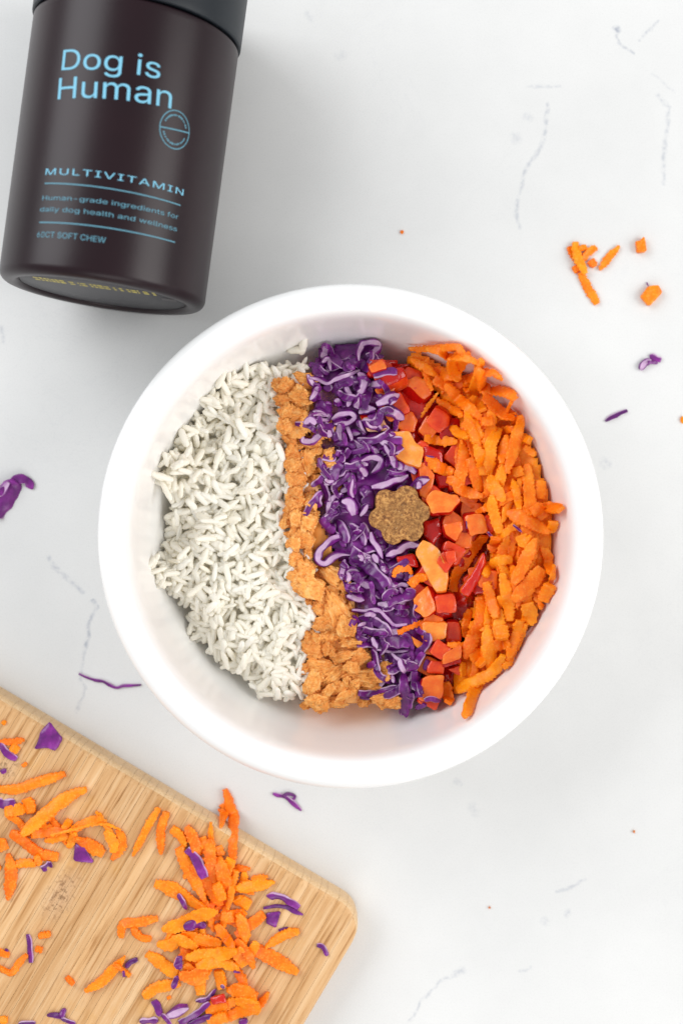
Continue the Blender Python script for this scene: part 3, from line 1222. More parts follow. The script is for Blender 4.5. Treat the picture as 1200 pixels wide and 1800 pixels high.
CARR = [(720, 612), (800, 630), (860, 655), (920, 720), (960, 830), (980, 920), (975, 1020), (930, 1110), (850, 1205), (800, 1238), (785, 1200), (830, 1100), (800, 1000), (860, 940), (820, 850), (770, 800), (800, 740), (760, 680), (712, 640)]
CARR_IN = [(735, 628), (800, 645), (850, 670), (905, 735), (940, 840), (955, 920), (950, 1010), (905, 1095), (840, 1185), (805, 1200), (815, 1180), (860, 1080), (855, 1000), (885, 940), (850, 850), (815, 790), (820, 740), (790, 690), (740, 650)]
ZB = 24.0
bord = [(px2mm(p, ZB), w) for p, w in BORDER]
CELLP = np.stack([600 + GXX * F / (HC - 34), 900 - GYY * F / (HC - 34)], -1)      # photo pixel of each cell at food height
GM = np.stack([GXX, GYY], -1)
inb = RAD < 96
frac = np.full(HF.shape, 1.0)
for (a, wa), (b, wb) in zip(bord, bord[1:] + bord[:1]):
    frac[inb] = np.minimum(frac[inb], seg_dist(GM[inb], a, b) / (0.5 * (wa + wb)))
inside = in_poly(GM, [tuple(p) for p, w in bord]) & inb
frac = np.where(inside, np.clip(frac, 0, 1), 0)
sm = np.sin(frac * math.pi / 2)
tgt = np.full(HF.shape, 33.0)
tgt[in_poly(CELLP, RICE)] = 30.0
cm_ = in_poly(CELLP, CARR)
tgt[cm_] = 33.0
ri_ = CELLP[..., 0] > 790
tgt[cm_ | ri_] = 33.0 + 12.0 * np.clip((CELLP[cm_ | ri_][:, 0] - 790) / 150, 0, 1)
tgt[in_poly(CELLP, PEPP)] = 30.0
tgt[in_poly(CELLP, CABB)] = 33.0
for _ in range(24):                      # blur the steps between foods
    tgt[1:-1, 1:-1] = (tgt[:-2, 1:-1] + tgt[2:, 1:-1] + tgt[1:-1, :-2] + tgt[1:-1, 2:]) / 4
bumpy = np.zeros(HF.shape)
jj, ii = np.where(inside)
for j, i in zip(jj[::1], ii[::1]):
    if (j % 4 == 0) and (i % 4 == 0):
        p = Vector((gx[i] / 11, gy[j] / 11, 3.1))
        v = mnoise.noise(p) * 4.6 + mnoise.noise(p * 2.3) * 2.2
        bumpy[j:j + 4, i:i + 4] = v
for _ in range(6):
    bumpy[1:-1, 1:-1] = (bumpy[:-2, 1:-1] + bumpy[2:, 1:-1] + bumpy[1:-1, :-2] + bumpy[1:-1, 2:]) / 4
FLOOR = HF.copy()
CORE = np.where(inside, FLOOR + np.clip(tgt + bumpy - FLOOR, 0, None) * sm, FLOOR)


def core(name, region, mat, label, skin=None):
    """solid heap under the loose pieces of one food"""
    reg = in_poly(CELLP, region) & inside & (CORE - FLOOR > 0.6)
    step = 3
    idx = {}
    V, fc, top = [], [], []
    J, I = range(0, GH - step, step), range(0, GW - step, step)

    def vid(j, i, bot):
        key = (j, i, bot)
        if key not in idx:
            idx[key] = len(V)
            z = FLOOR[j, i] + 0.3 if bot else max(CORE[j, i] - 0.4, FLOOR[j, i] + 0.35)
            V.append((gx[i], gy[j], z))
        return idx[key]
    use = {(j, i) for j in J for i in I if reg[j, i] and reg[j + step, i] and reg[j, i + step] and reg[j + step, i + step]}
    for j, i in use:
        q = [(j, i), (j, i + step), (j + step, i + step), (j + step, i)]
        fc.append([vid(a, b, False) for a, b in q])
        fc.append([vid(a, b, True) for a, b in q[::-1]])
        for (dj, di), (a, b) in (((-step, 0), (q[0], q[1])), ((0, step), (q[1], q[2])), ((step, 0), (q[2], q[3])), ((0, -step), (q[3], q[0]))):
            if (j + dj, i + di) not in use:
                fc.append([vid(*b, False), vid(*a, False), vid(*a, True), vid(*b, True)])
    o = place_mesh(name, V, fc, mat, attr=None if skin is None else np.full(len(V), skin))
    tag(o, label, kind='stuff')
    return o


core('salmon_heap', SALMON, M['salmon'], 'packed cooked salmon deep under the flakes in the bowl')
core('cabbage_heap', CABB, M['cabbage'], 'packed purple cabbage deep under the shreds in the bowl', 1.0)
core('pepper_heap', PEPP, M['pepper'], 'packed red pepper deep under the dice in the bowl', 0.1)
core('carrot_heap', CARR, M['carrot'], 'packed grated carrot deep under the shreds in the bowl')
HF[:] = np.maximum(HF, CORE)

# ------------------------------------------------------------------ rice
def grain_mesh(seed):
    rg = np.random.default_rng(seed)
    n, m = 9, 8
    L, w = 9.6 * rg.uniform(0.7, 1.15), 2.9 * rg.uniform(0.85, 1.2)
    bend = rg.uniform(-0.5, 0.5)
    V, fc = [(-L / 2, 0, 0)], []
    blunt = rg.uniform(0.3, 0.75, 2)
    for i in range(1, n):
        s = i / n * 2 - 1
        e = blunt[0] if s < 0 else blunt[1]
        r = w / 2 * (1 - abs(s) ** 3.2) ** e * rg.uniform(0.92, 1.06)
        for k in range(m):
            a = 2 * math.pi * k / m
            V.append((s * L / 2, r * math.cos(a) + bend * (s * s - 0.4), r * math.sin(a) * 0.82))
    V.append((L / 2, 0, 0))
    V = [(x, y, z) for x, y, z in V]
    for k in range(m):
        fc.append((0, 1 + (k + 1) % m, 1 + k))
    for i in range(n - 2):
        b = 1 + i * m
        for k in range(m):
            k2 = (k + 1) % m
            fc.append((b + k, b + k2, b + m + k2, b + m + k))
    b = 1 + (n - 2) * m
    for k in range(m):
        fc.append((b + k, b + (k + 1) % m, len(V) - 1))
    return np.array(V), fc


GR = [grain_mesh(s) for s in range(10)]
GME = [mesh_from('rice_grain', V * 0.001, fc, M['rice']) for V, fc in GR]


def rand_in(poly, n):
    P = np.array(poly)
    lo, hi = P.min(0), P.max(0)
    out = []
    while len(out) < n:
        q = RNG.uniform(lo, hi, (400, 2))
        out += [tuple(x) for x in q[in_poly(q, poly)]]
    return out[:n]


def grain_pose(p, zest=32, q=70):
    ang = RNG.uniform(0, math.pi)
    s = (HC - zest) / F
    x, y = (p[0] - 600) * s, (900 - p[1]) * s
    d = np.array([math.cos(ang), math.sin(ang)])
    za = support(x + d[0] * 2.8, y + d[1] * 2.8, 0.9, q)
    zb = support(x - d[0] * 2.8, y - d[1] * 2.8, 0.9, q)
    zc = support(x, y, 0.9, q)
    pitch = math.atan2(za - zb, 5.6)
    pitch = max(-0.55, min(0.55, pitch)) + RNG.normal(0, 0.16)
    z = max((za + zb) / 2, zc - 0.5) + 0.2
    for k in (-3, -1.5, 0, 1.5, 3):
        raise_to(x + d[0] * k, y + d[1] * k, 1.0, z + 0.7 + math.tan(pitch) * k)
    return np.array([x, y, z]), ang, pitch


def clump(p):
    return mnoise.noise(Vector((p[0] / 42, p[1] / 42, 9.0)))


def build_rice():
    V, fc, off = [], [], 0
    # core
    reg = [tuple(p) for p in RICE]
    pts = rand_in(RICE, 1400)
    for p in pts:
        c, a, pt = grain_pose(p, 28)
        g, gf = GR[RNG.integers(10)]
        rot = np.array(Matrix.Rotation(a, 3, 'Z') @ Matrix.Rotation(-pt, 3, 'Y') @ Matrix.Rotation(RNG.uniform(0, 6), 3, 'X'))
        V.append(g @ rot.T + c)
        fc += [tuple(i + off for i in f) for f in gf]
        off += len(g)
    o = place_mesh('rice_heap', np.vstack(V), fc, M['rice'])
    tag(o, 'cooked white rice heaped deeper in the left half of the bowl', kind='stuff')
    # starchy rice packed between the grains
    global CORE
    Z = HF.copy()
    for _ in range(5):
        Z[1:-1, 1:-1] = (Z[:-2, 1:-1] + Z[2:, 1:-1] + Z[1:-1, :-2] + Z[1:-1, 2:]) / 4
    keep = CORE
    CORE = np.maximum(FLOOR, Z - 0.9)
    core('rice_core', RICE, M['rice'], 'sticky cooked rice packed between the grains in the bowl')
    CORE = keep
    # the grains that show largest
    cand = rand_in(RICE, 2600)
    sel = []
    for p in cand:
        if all((p[0] - q[0]) ** 2 + (p[1] - q[1]) ** 2 > 13.0 ** 2 for q in sel) and RNG.uniform() < 0.8 + 0.6 * clump(p):
            sel.append(p)
        if len(sel) == 294:
            break
    sel += [(532, 606), (520, 612), (470, 650), (300, 1010), (310, 1020), (432, 650)]
    for k, p in enumerate(sel):
        c, a, pt = grain_pose(p, 34 if k < 294 else 40, 55)
        o = link('rice_grain', GME[RNG.integers(10)], loc=c * 0.001)
        o.rotation_euler = (Matrix.Rotation(a, 3, 'Z') @ Matrix.Rotation(-pt, 3, 'Y') @ Matrix.Rotation(RNG.uniform(0, 6), 3, 'X')).to_euler()
        s = RNG.uniform(0.92, 1.12)
        o.scale = (s, s * RNG.uniform(0.9, 1.15), s)
        tag(o, 'plump cooked white rice grain heaped in the left half of the bowl', 'rice grain', 'rice grains heaped in the bowl')


build_rice()


def tile(ox, oy, s):
    return lambda pts: [(ox + x / s, oy + y / s) for x, y in pts]


TA, TB, TC_, TD = tile(480, 580, 4), tile(700, 590, 4), tile(480, 900, 4), tile(680, 900, 3.75)
TF, TG, TH, TI = tile(0, 1200, 3), tile(200, 1360, 2.609), tile(960, 380, 4.2875), tile(0, 800, 3.914)

# ------------------------------------------------------------------ salmon flakes
def flake_mesh(seed):
    bm = bmesh.new()
    bmesh.ops.create_icosphere(bm, subdivisions=5, radius=1.0)
    o = Vector((seed * 7.3, seed * 3.1, 0))
    rg = random.Random(seed)
    pl = []
    for k in range(16):                  # broken faces
        nv = Vector((rg.gauss(0, 1), rg.gauss(0, 1), rg.gauss(0, 0.8))).normalized()
        pl.append((nv, rg.uniform(0.62, 1.0)))
    for v in bm.verts:
        p = v.co.copy()
        r = min([h / max(0.2, nv.dot(p)) for nv, h in pl] + [1.18])
        q = p * r
        # muscle layers: stepped edges along one direction
        lay = q.y * 3.1 + q.z * 1.2 + 0.9 * mnoise.noise(q * 1.6 + o)
        fr = lay - math.floor(lay)
        d = 0.24 * (fr ** 0.8) - 0.12
        d += 0.13 * mnoise.noise(q * 2.4 + o) + 0.10 * mnoise.noise(Vector((q.x * 2.6, q.y * 11, q.z * 11)) + o)
        d += 0.05 * mnoise.noise(q * 7 + o)
        if mnoise.noise(q * 3.3 + o * 2) > 0.28:
            d -= 0.15                    # pits where bits fell off
        v.co = q * (0.95 + d)
        v.co.z *= 0.85
    me = bpy.data.meshes.new('salmon_flake')
    bm.to_mesh(me)
    bm.free()
    me.materials.append(M['salmon'])
    me.polygons.foreach_set('use_smooth', np.full(len(me.polygons), True))
    return me


FLM = [flake_mesh(s) for s in range(9)]


def flake(c, rx, ry, rot=0.0, zest=40, label=True, flat=0.62):
    s = (HC - zest) / F
    x, y = (c[0] - 600) * s, (900 - c[1]) * s
    a, b = rx * s, ry * s
    z = support(x, y, min(a, b) * 0.7, 65)
    s = (HC - z) / F
    x, y = (c[0] - 600) * s, (900 - c[1]) * s
    h = min(a, b, 5.0) * flat
    d = np.array([x, y]) - BC
    rr = np.linalg.norm(d)
    o = link('salmon_flake', FLM[RNG.integers(9)], loc=(x / 1000, y / 1000, (z + h * 0.45) / 1000))
    o.scale = (a * 1.12 / 1000, b * 1.12 / 1000, h * 1.3 / 1000)
    o.rotation_euler = (RNG.uniform(-0.3, 0.3), RNG.uniform(-0.3, 0.3), -math.radians(rot))
    ca, sa = math.cos(-math.radians(rot)), math.sin(-math.radians(rot))
    for k in (-0.5, 0, 0.5):
        raise_to(x + ca * a * k, y + sa * a * k, b * 0.6, z + h * 1.15)
    if label:
        big = max(rx, ry)
        sz = 'large' if big > 27 else 'tiny' if big < 12 else 'small' if big < 18 else 'middling'
        shp = 'chunky' if max(rx, ry) / min(rx, ry) < 1.35 else 'long'
        later(o, f'{sz} {shp} orange salmon flake, {bowl_place(c, "salmon strip")}', c, 'salmon flake', 'salmon flakes in the bowl')
    else:
        later(o, f'half-hidden salmon flake, {bowl_place(c, "salmon strip")}', c, 'salmon flake', 'salmon flakes in the bowl')
    return o


for p in rand_in(SALMON, 34):
    flake(p, RNG.uniform(13, 22), RNG.uniform(11, 17), RNG.uniform(0, 180), label=False)
for T, lst in ((TA, [(120, 440, 95, 100, 0), (230, 345, 85, 50, 20), (200, 480, 95, 80, 0), (150, 640, 115, 105, 0), (250, 650, 80, 60, 40), (250, 790, 90, 40, 20), (85, 365, 32, 30, 0), (230, 940, 100, 85, 70), (180, 1020, 90, 60, 60), (130, 1020, 28, 48, 0), (390, 900, 60, 75, 0), (160, 1190, 80, 85, 0), (190, 1270, 85, 75, 0), (115, 1345, 75, 42, 0), (275, 1310, 60, 55, 0), (290, 870, 50, 40, 20)]),
               (TC_, [(220, 70, 95, 75, 30), (80, 80, 40, 36, 0), (130, 165, 60, 26, 10), (110, 222, 26, 30, 0), (220, 190, 85, 80, 0), (250, 290, 40, 52, 0), (225, 420, 62, 92, 10), (280, 530, 110, 95, 20), (420, 450, 140, 72, 35), (500, 500, 80, 50, 40), (400, 560, 62, 44, 0), (350, 650, 90, 70, 60), (450, 700, 150, 95, 60), (510, 800, 80, 60, 60), (330, 800, 52, 42, 0), (430, 850, 48, 32, 0), (260, 880, 52, 42, 20), (290, 950, 95, 110, 0), (380, 960, 52, 62, 0), (570, 910, 105, 60, 10), (470, 1010, 95, 42, -10), (590, 1030, 85, 62, -20), (330, 1085, 92, 72, 0), (440, 1120, 115, 62, -35), (560, 1090, 52, 52, 0), (290, 1190, 52, 82, 10), (450, 1235, 82, 62, 0), (540, 1240, 72, 82, 0), (330, 1320, 80, 70, 0), (430, 1335, 95, 48, 0), (640, 1150, 115, 62, 0), (670, 1215, 95, 44, 0), (225, 1365, 42, 30, 0), (640, 1340, 46, 36, 0), (780, 1310, 90, 46, 0), (740, 1150, 52, 42, 0), (650, 860, 52, 32, 0), (530, 1150, 60, 40, -30), (390, 1250, 60, 40, -50), (500, 1290, 70, 35, -25)])):
    for x, y, rx, ry, rot in lst:
        flake(T([(x, y)])[0], rx / 4, ry / 4, rot)

for k in range(14):
    t = k / 13
    flake((500 + 22 * t + RNG.uniform(-6, 8), 680 + 300 * t), RNG.uniform(13, 19), RNG.uniform(11, 15), RNG.uniform(0, 180))
for p in rand_in(SALMON, 18):
    r = RNG.uniform(5, 10)
    flake(p, r * RNG.uniform(1.0, 1.8), r, RNG.uniform(0, 180), flat=0.9)

# ------------------------------------------------------------------ peppers
S_, RF, FL, IN, PALE = 0.0, 0.34, 0.62, 0.86, 1.0
for p in rand_in(PEPP, 44):
    a0 = RNG.uniform(0, 6.28)
    r0 = RNG.uniform(18, 28)
    poly = [(p[0] + r0 * RNG.uniform(0.8, 1.15) * math.cos(a0 + k * 1.571), p[1] + r0 * RNG.uniform(0.8, 1.15) * math.sin(a0 + k * 1.571)) for k in range(4)]
    o = chunk(poly, (RNG.uniform(-8, 8), RNG.uniform(-8, 8)), RNG.choice([S_, RF, RF, FL]), S_, depth=6, zest=38)
    later(o, 'half-buried red pepper piece, ' + bowl_place(p, 'pepper strip'), p, 'pepper piece', 'bell pepper pieces in the bowl')
PEP = [
    (TA, [(665, 255), (760, 205), (805, 265), (695, 300)], (0, 8), FL, S_),
    (TA, [(695, 305), (910, 255), (940, 330), (740, 420)], (8, 14), S_, RF),
    (TA, [(805, 455), (900, 440), (970, 570), (860, 610)], (0, 4), RF, S_),
    (TA, [(710, 505), (800, 460), (860, 625), (825, 660)], (10, -6), FL, S_),
    (TA, [(840, 670), (900, 640), (880, 600), (980, 570), (1020, 640), (990, 715), (900, 710)], (6, 4), FL, S_),
    (TA, [(915, 360), (1000, 320), (1120, 372), (1115, 450), (1062, 490)], (-12, 26), FL, S_),
    (TB, [(190, 600), (265, 500), (370, 570), (350, 640), (280, 685), (220, 650)], (7, -10), RF, S_),
    (TA, [(620, 618), (770, 600), (800, 680), (790, 715), (670, 722)], (-7, -15), PALE, S_),
    (TB, [(255, 960), (340, 960), (380, 1060), (280, 1080)], (0, 0), S_, S_),
    (TB, [(150, 900), (200, 890), (255, 970), (245, 1060), (190, 1150), (150, 1120)], (-14, 0), FL, S_),
    (TA, [(790, 720), (860, 710), (960, 715), (1000, 790), (1060, 830), (1070, 860), (1030, 960), (920, 930), (850, 880), (810, 800)], (-3, 6), IN, FL),
    (TB, [(190, 1160), (240, 1080), (410, 1120), (430, 1160), (370, 1240), (230, 1250)], (0, 8), 0.7, S_),
    (TB, [(310, 1310), (360, 1220), (460, 1280), (440, 1370), (400, 1440), (320, 1400)], (-8, -6), FL, S_),
    (TD, [(240, 60), (340, 40), (365, 140), (300, 230), (240, 150)], (0, 0), S_, S_),
    (TD, [(365, 80), (490, 60), (500, 110), (460, 190), (390, 150)], (-4, 6), FL, S_),
    (TD, [(510, 20), (640, 10), (665, 130), (545, 165)], (-6, -6), 0.7, S_),
    (TD, [(380, 260), (450, 250), (460, 330), (400, 340)], (-3, -3), RF, S_),
    (TD, [(550, 420), (640, 260), (655, 330), (620, 430), (540, 560), (480, 520)], (0, 0), 0.16, S_),
    (TD, [(60, 300), (180, 270), (210, 370), (80, 350)], (0, 0), S_, S_),
    (TD, [(185, 270), (240, 180), (290, 200), (350, 260), (400, 370), (405, 450), (390, 510), (320, 515), (270, 450), (230, 360)], (3, 6), IN, FL),
    (TD, [(170, 570), (240, 500), (265, 490), (330, 650), (240, 700), (175, 640)], (26, -5), 0.68, S_),
    (TD, [(390, 720), (480, 730), (490, 860), (390, 870)], (0, -6), RF, S_),
    (TD, [(150, 810), (220, 860), (300, 880), (390, 870), (330, 945), (250, 935), (180, 870)], (0, 4), 0.74, FL),
    (TD, [(230, 730), (400, 725), (385, 840), (240, 860)], (-5, -3), 0.8, FL),
    (TD, [(400, 1040), (490, 1010), (480, 1080)], (0, 0), RF, S_),
    (TD, [(360, 940), (490, 870), (490, 970), (370, 1005)], (0, 5), FL, S_),
    (TD, [(270, 1010), (290, 975), (370, 990), (380, 1070), (260, 1060)], (0, 4), RF, S_),
    (TD, [(230, 1100), (280, 1070), (370, 1080), (375, 1180), (360, 1235), (210, 1250)], (-4, 6), FL, S_),
]
for T, poly, sh, tp, sd in PEP:
    q = T(poly)
    o = chunk(q, sh, tp, sd)
    c = np.mean(q, 0)
    A = np.ptp(np.array(q), axis=0).max()
    col = {S_: 'glossy red', RF: 'red-orange', PALE: 'pale pinkish', IN: 'yellow-orange'}.get(tp, 'orange-fleshed' if tp > 0.3 else 'glossy red')
    sz = 'large' if A > 48 else 'small' if A < 32 else 'middling'
    later(o, f'{sz} {col} bell pepper piece, {bowl_place(c, "pepper strip")}', c, 'pepper piece', 'bell pepper pieces in the bowl')

# ------------------------------------------------------------------ cabbage in the bowl
for p in [q for q in rand_in(CABB, 135) if math.hypot(q[0] - 616, q[1] - 943) < 322]:
    a0 = RNG.uniform(0, math.pi)
    l = RNG.uniform(10, 23)
    d = np.array([math.cos(a0), math.sin(a0)])
    nn = np.array([-d[1], d[0]]) * RNG.uniform(-10, 10)
    p = np.array(p)
    o = cabbage([p - d * l, p + nn, p + d * l], RNG.uniform(9, 16), str(RNG.choice(['s', 'h', 'h', 'c'])), zest=40)
    later(o, shape_words([p - d * l, p + nn, p + d * l], 15, 'half-buried cabbage shred') + ', ' + bowl_place(p, 'cabbage strip'), p, 'cabbage shred', 'cabbage shreds in the bowl')
CAB = [
    (TA, [
        ([(420, 180), (460, 230), (500, 260)], 70, 's'), ([(500, 290), (560, 230), (620, 250), (670, 290)], 90, 's'),
        ([(450, 330), (520, 350), (560, 380)], 90, 's'), ([(370, 380), (400, 430)], 80, 's'), ([(640, 560), (660, 470), (690, 400)], 60, 's'),
        ([(365, 80), (370, 140), (340, 200)], 58, 'c'), ([(340, 230), (385, 210), (410, 285)], 42, 'c'), ([(320, 250), (350, 290), (390, 310)], 46, 'h'),
        ([(600, 220), (600, 150), (640, 85), (710, 65), (745, 95), (720, 150), (660, 190)], 46, 'c'), ([(690, 205), (730, 190), (775, 185)], 40, 's'),
        ([(250, 340), (320, 345), (380, 372), (430, 350), (490, 332), (560, 300), (610, 290)], 34, 'c'),
        ([(600, 300), (632, 345), (622, 420), (590, 440)], 66, 'c'), ([(300, 520), (350, 540), (400, 570)], 80, 's'),
        ([(330, 330), (300, 300), (290, 250)], 60, 's'), ([(270, 500), (300, 440), (320, 400)], 46, 'c'),
        ([(450, 430), (500, 470), (590, 480), (615, 450)], 66, 'h'), ([(590, 560), (600, 490)], 56, 'c'), ([(440, 520), (470, 490)], 60, 'c'),
        ([(275, 600), (330, 590), (400, 600), (370, 640), (290, 625)], 36, 'c'), ([(320, 650), (360, 680), (430, 660)], 50, 's'),
        ([(415, 640), (470, 595), (540, 582), (572, 618), (520, 648), (425, 652)], 44, 'c'),
        ([(225, 660), (260, 630), (300, 660)], 46, 'c'), ([(200, 730), (210, 780), (280, 780), (330, 720), (350, 690)], 48, 'c'),
        ([(380, 700), (400, 750)], 52, 'c'), ([(480, 660), (470, 730), (490, 790)], 54, 'c'), ([(430, 720), (450, 780)], 50, 's'),
        ([(520, 680), (550, 780)], 36, 'c'), ([(590, 640), (640, 690), (640, 740)], 52, 's'), ([(600, 640), (645, 725)], 30, 'c'),
        ([(430, 800), (500, 800), (580, 830)], 62, 's'), ([(590, 780), (660, 780), (740, 770), (830, 700)], 60, 's'),
        ([(540, 860), (620, 850), (690, 810)], 62, 's'), ([(440, 860), (500, 885), (540, 840)], 66, 'h'), ([(700, 830), (740, 870)], 46, 'c'),
        ([(780, 800), (830, 880), (860, 970)], 44, 'c'), ([(500, 960), (560, 960), (620, 940)], 60, 's'),
        ([(610, 920), (690, 890), (760, 910), (745, 960), (690, 1010)], 56, 'c'), ([(610, 960), (650, 1030)], 50, 'c'),
        ([(420, 1060), (450, 960), (500, 920)], 90, 's'), ([(340, 1050), (380, 1150), (380, 1210)], 60, 'h'), ([(320, 900), (350, 980), (400, 1040), (410, 1090)], 38, 's'),
        ([(270, 1100), (320, 1060), (350, 1030)], 50, 'h'), ([(220, 1310), (270, 1220), (340, 1140)], 60, 's'),
        ([(560, 1160), (560, 1020)], 52, 's'), ([(460, 1180), (430, 1110), (480, 1060), (540, 1000)], 48, 'h'), ([(560, 1050), (540, 1130), (560, 1180)], 30, 'c'),
        ([(800, 990), (870, 1010), (960, 1010)], 30, 's'), ([(690, 1110), (780, 1090), (860, 1060), (950, 1030)], 58, 'c'),
        ([(630, 1100), (680, 1170), (660, 1250)], 110, 's'), ([(480, 1200), (540, 1220), (570, 1300)], 70, 'c'), ([(370, 1340), (410, 1260), (460, 1210)], 58, 'h'),
    ]),
    (TC_, [
        ([(340, 40), (380, 100), (430, 150)], 80, 's'), ([(560, 440), (620, 500)], 80, 's'), ([(700, 430), (740, 520), (790, 560)], 80, 's'),
        ([(360, 60), (420, 20), (460, 0)], 50, 'h'), ([(450, 60), (490, 120), (520, 220)], 76, 'h'), ([(550, 200), (600, 150), (640, 90)], 40, 's'),
        ([(470, 170), (400, 200), (330, 270), (310, 340), (360, 362), (420, 312), (480, 292), (550, 300)], 54, 'c'),
        ([(480, 360), (520, 400)], 58, 'h'), ([(690, 140), (700, 200), (740, 260), (770, 330)], 46, 'c'), ([(790, 300), (870, 280), (930, 230), (1040, 232)], 56, 'c'),
        ([(700, 300), (740, 360)], 50, 'c'), ([(760, 370), (790, 420)], 50, 'c'), ([(680, 490), (700, 570), (710, 650)], 42, 's'),
        ([(560, 240), (600, 330), (680, 390), (760, 460), (800, 520)], 96, 'h'), ([(470, 440), (550, 480)], 32, 's'), ([(540, 540), (600, 515)], 40, 's'),
        ([(510, 590), (570, 600), (640, 610)], 48, 'c'), ([(800, 640), (900, 600), (975, 570), (930, 540)], 84, 's'), ([(770, 620), (820, 560), (880, 560)], 56, 'h'),
        ([(850, 700), (900, 690), (940, 730)], 80, 's'), ([(600, 740), (690, 760), (760, 800), (830, 870)], 80, 's'),
        ([(550, 690), (640, 700), (740, 690), (790, 740), (850, 800), (940, 790)], 36, 'c'), ([(560, 740), (610, 800), (600, 860)], 50, 's'),
        ([(620, 820), (700, 840), (810, 860)], 70, 's'), ([(890, 860), (950, 880), (980, 970)], 60, 's'), ([(720, 930), (800, 900), (900, 910), (960, 940)], 105, 's'),
        ([(720, 965), (840, 980), (950, 970)], 24, 'c'), ([(700, 960), (720, 1050), (740, 1120)], 50, 'h'), ([(660, 1080), (720, 1060)], 60, 's'),
        ([(830, 1000), (900, 1050), (1010, 1070)], 40, 'c'), ([(820, 1090), (900, 1085), (1020, 1090)], 76, 's'), ([(830, 1140), (850, 1200)], 34, 'c'),
        ([(920, 1130), (920, 1250), (920, 1450)], 88, 's'), ([(990, 1120), (1000, 1250)], 66, 's'), ([(970, 1270), (960, 1380)], 56, 'h'),
        ([(600, 1270), (690, 1270), (780, 1250), (870, 1230)], 52, 'h'), ([(610, 1300), (680, 1310)], 26, 's'), ([(1000, 1380), (1070, 1350)], 40, 's'),
        ([(1060, 1110), (1090, 1040)], 40, 's'), ([(1060, 1320), (1110, 1310), (1170, 1330)], 38, 'h'),
    ]),
]
TONE = {'c': 'pale-cored', 's': 'deep purple', 'h': 'two-tone'}
for T, lst in CAB:
    for pts, w, mode in lst:
        q = T(pts)
        if mode == 's' and RNG.uniform() < 0.4:
            mode = 'h'
        o = cabbage(q, w / 4 * (1.0 if mode == 'c' else 0.86), mode)
        c = np.mean(q, 0)
        later(o, shape_words(q, w / 4, 'cabbage shred', TONE[mode]) + ', ' + bowl_place(c, 'cabbage strip'), c, 'cabbage shred', 'cabbage shreds in the bowl')

for p in [q for q in rand_in(CABB, 48) if math.hypot(q[0] - 616, q[1] - 943) < 325 and math.hypot(q[0] - 701, q[1] - 905) > 56]:
    a0 = RNG.uniform(0, math.pi)
    l = RNG.uniform(5, 13)
    d = np.array([math.cos(a0), math.sin(a0)])
    nn = np.array([-d[1], d[0]]) * RNG.uniform(-5, 5)
    p = np.array(p)
    mode = str(RNG.choice(['h', 'c', 's']))
    q = [p - d * l, p + nn, p + d * l]
    o = cabbage(q, RNG.uniform(6, 11), mode, zest=44)
    later(o, shape_words(q, 9, 'chopped cabbage bit', TONE[mode]) + ', ' + bowl_place(p, 'cabbage strip'), p, 'cabbage shred', 'cabbage shreds in the bowl')

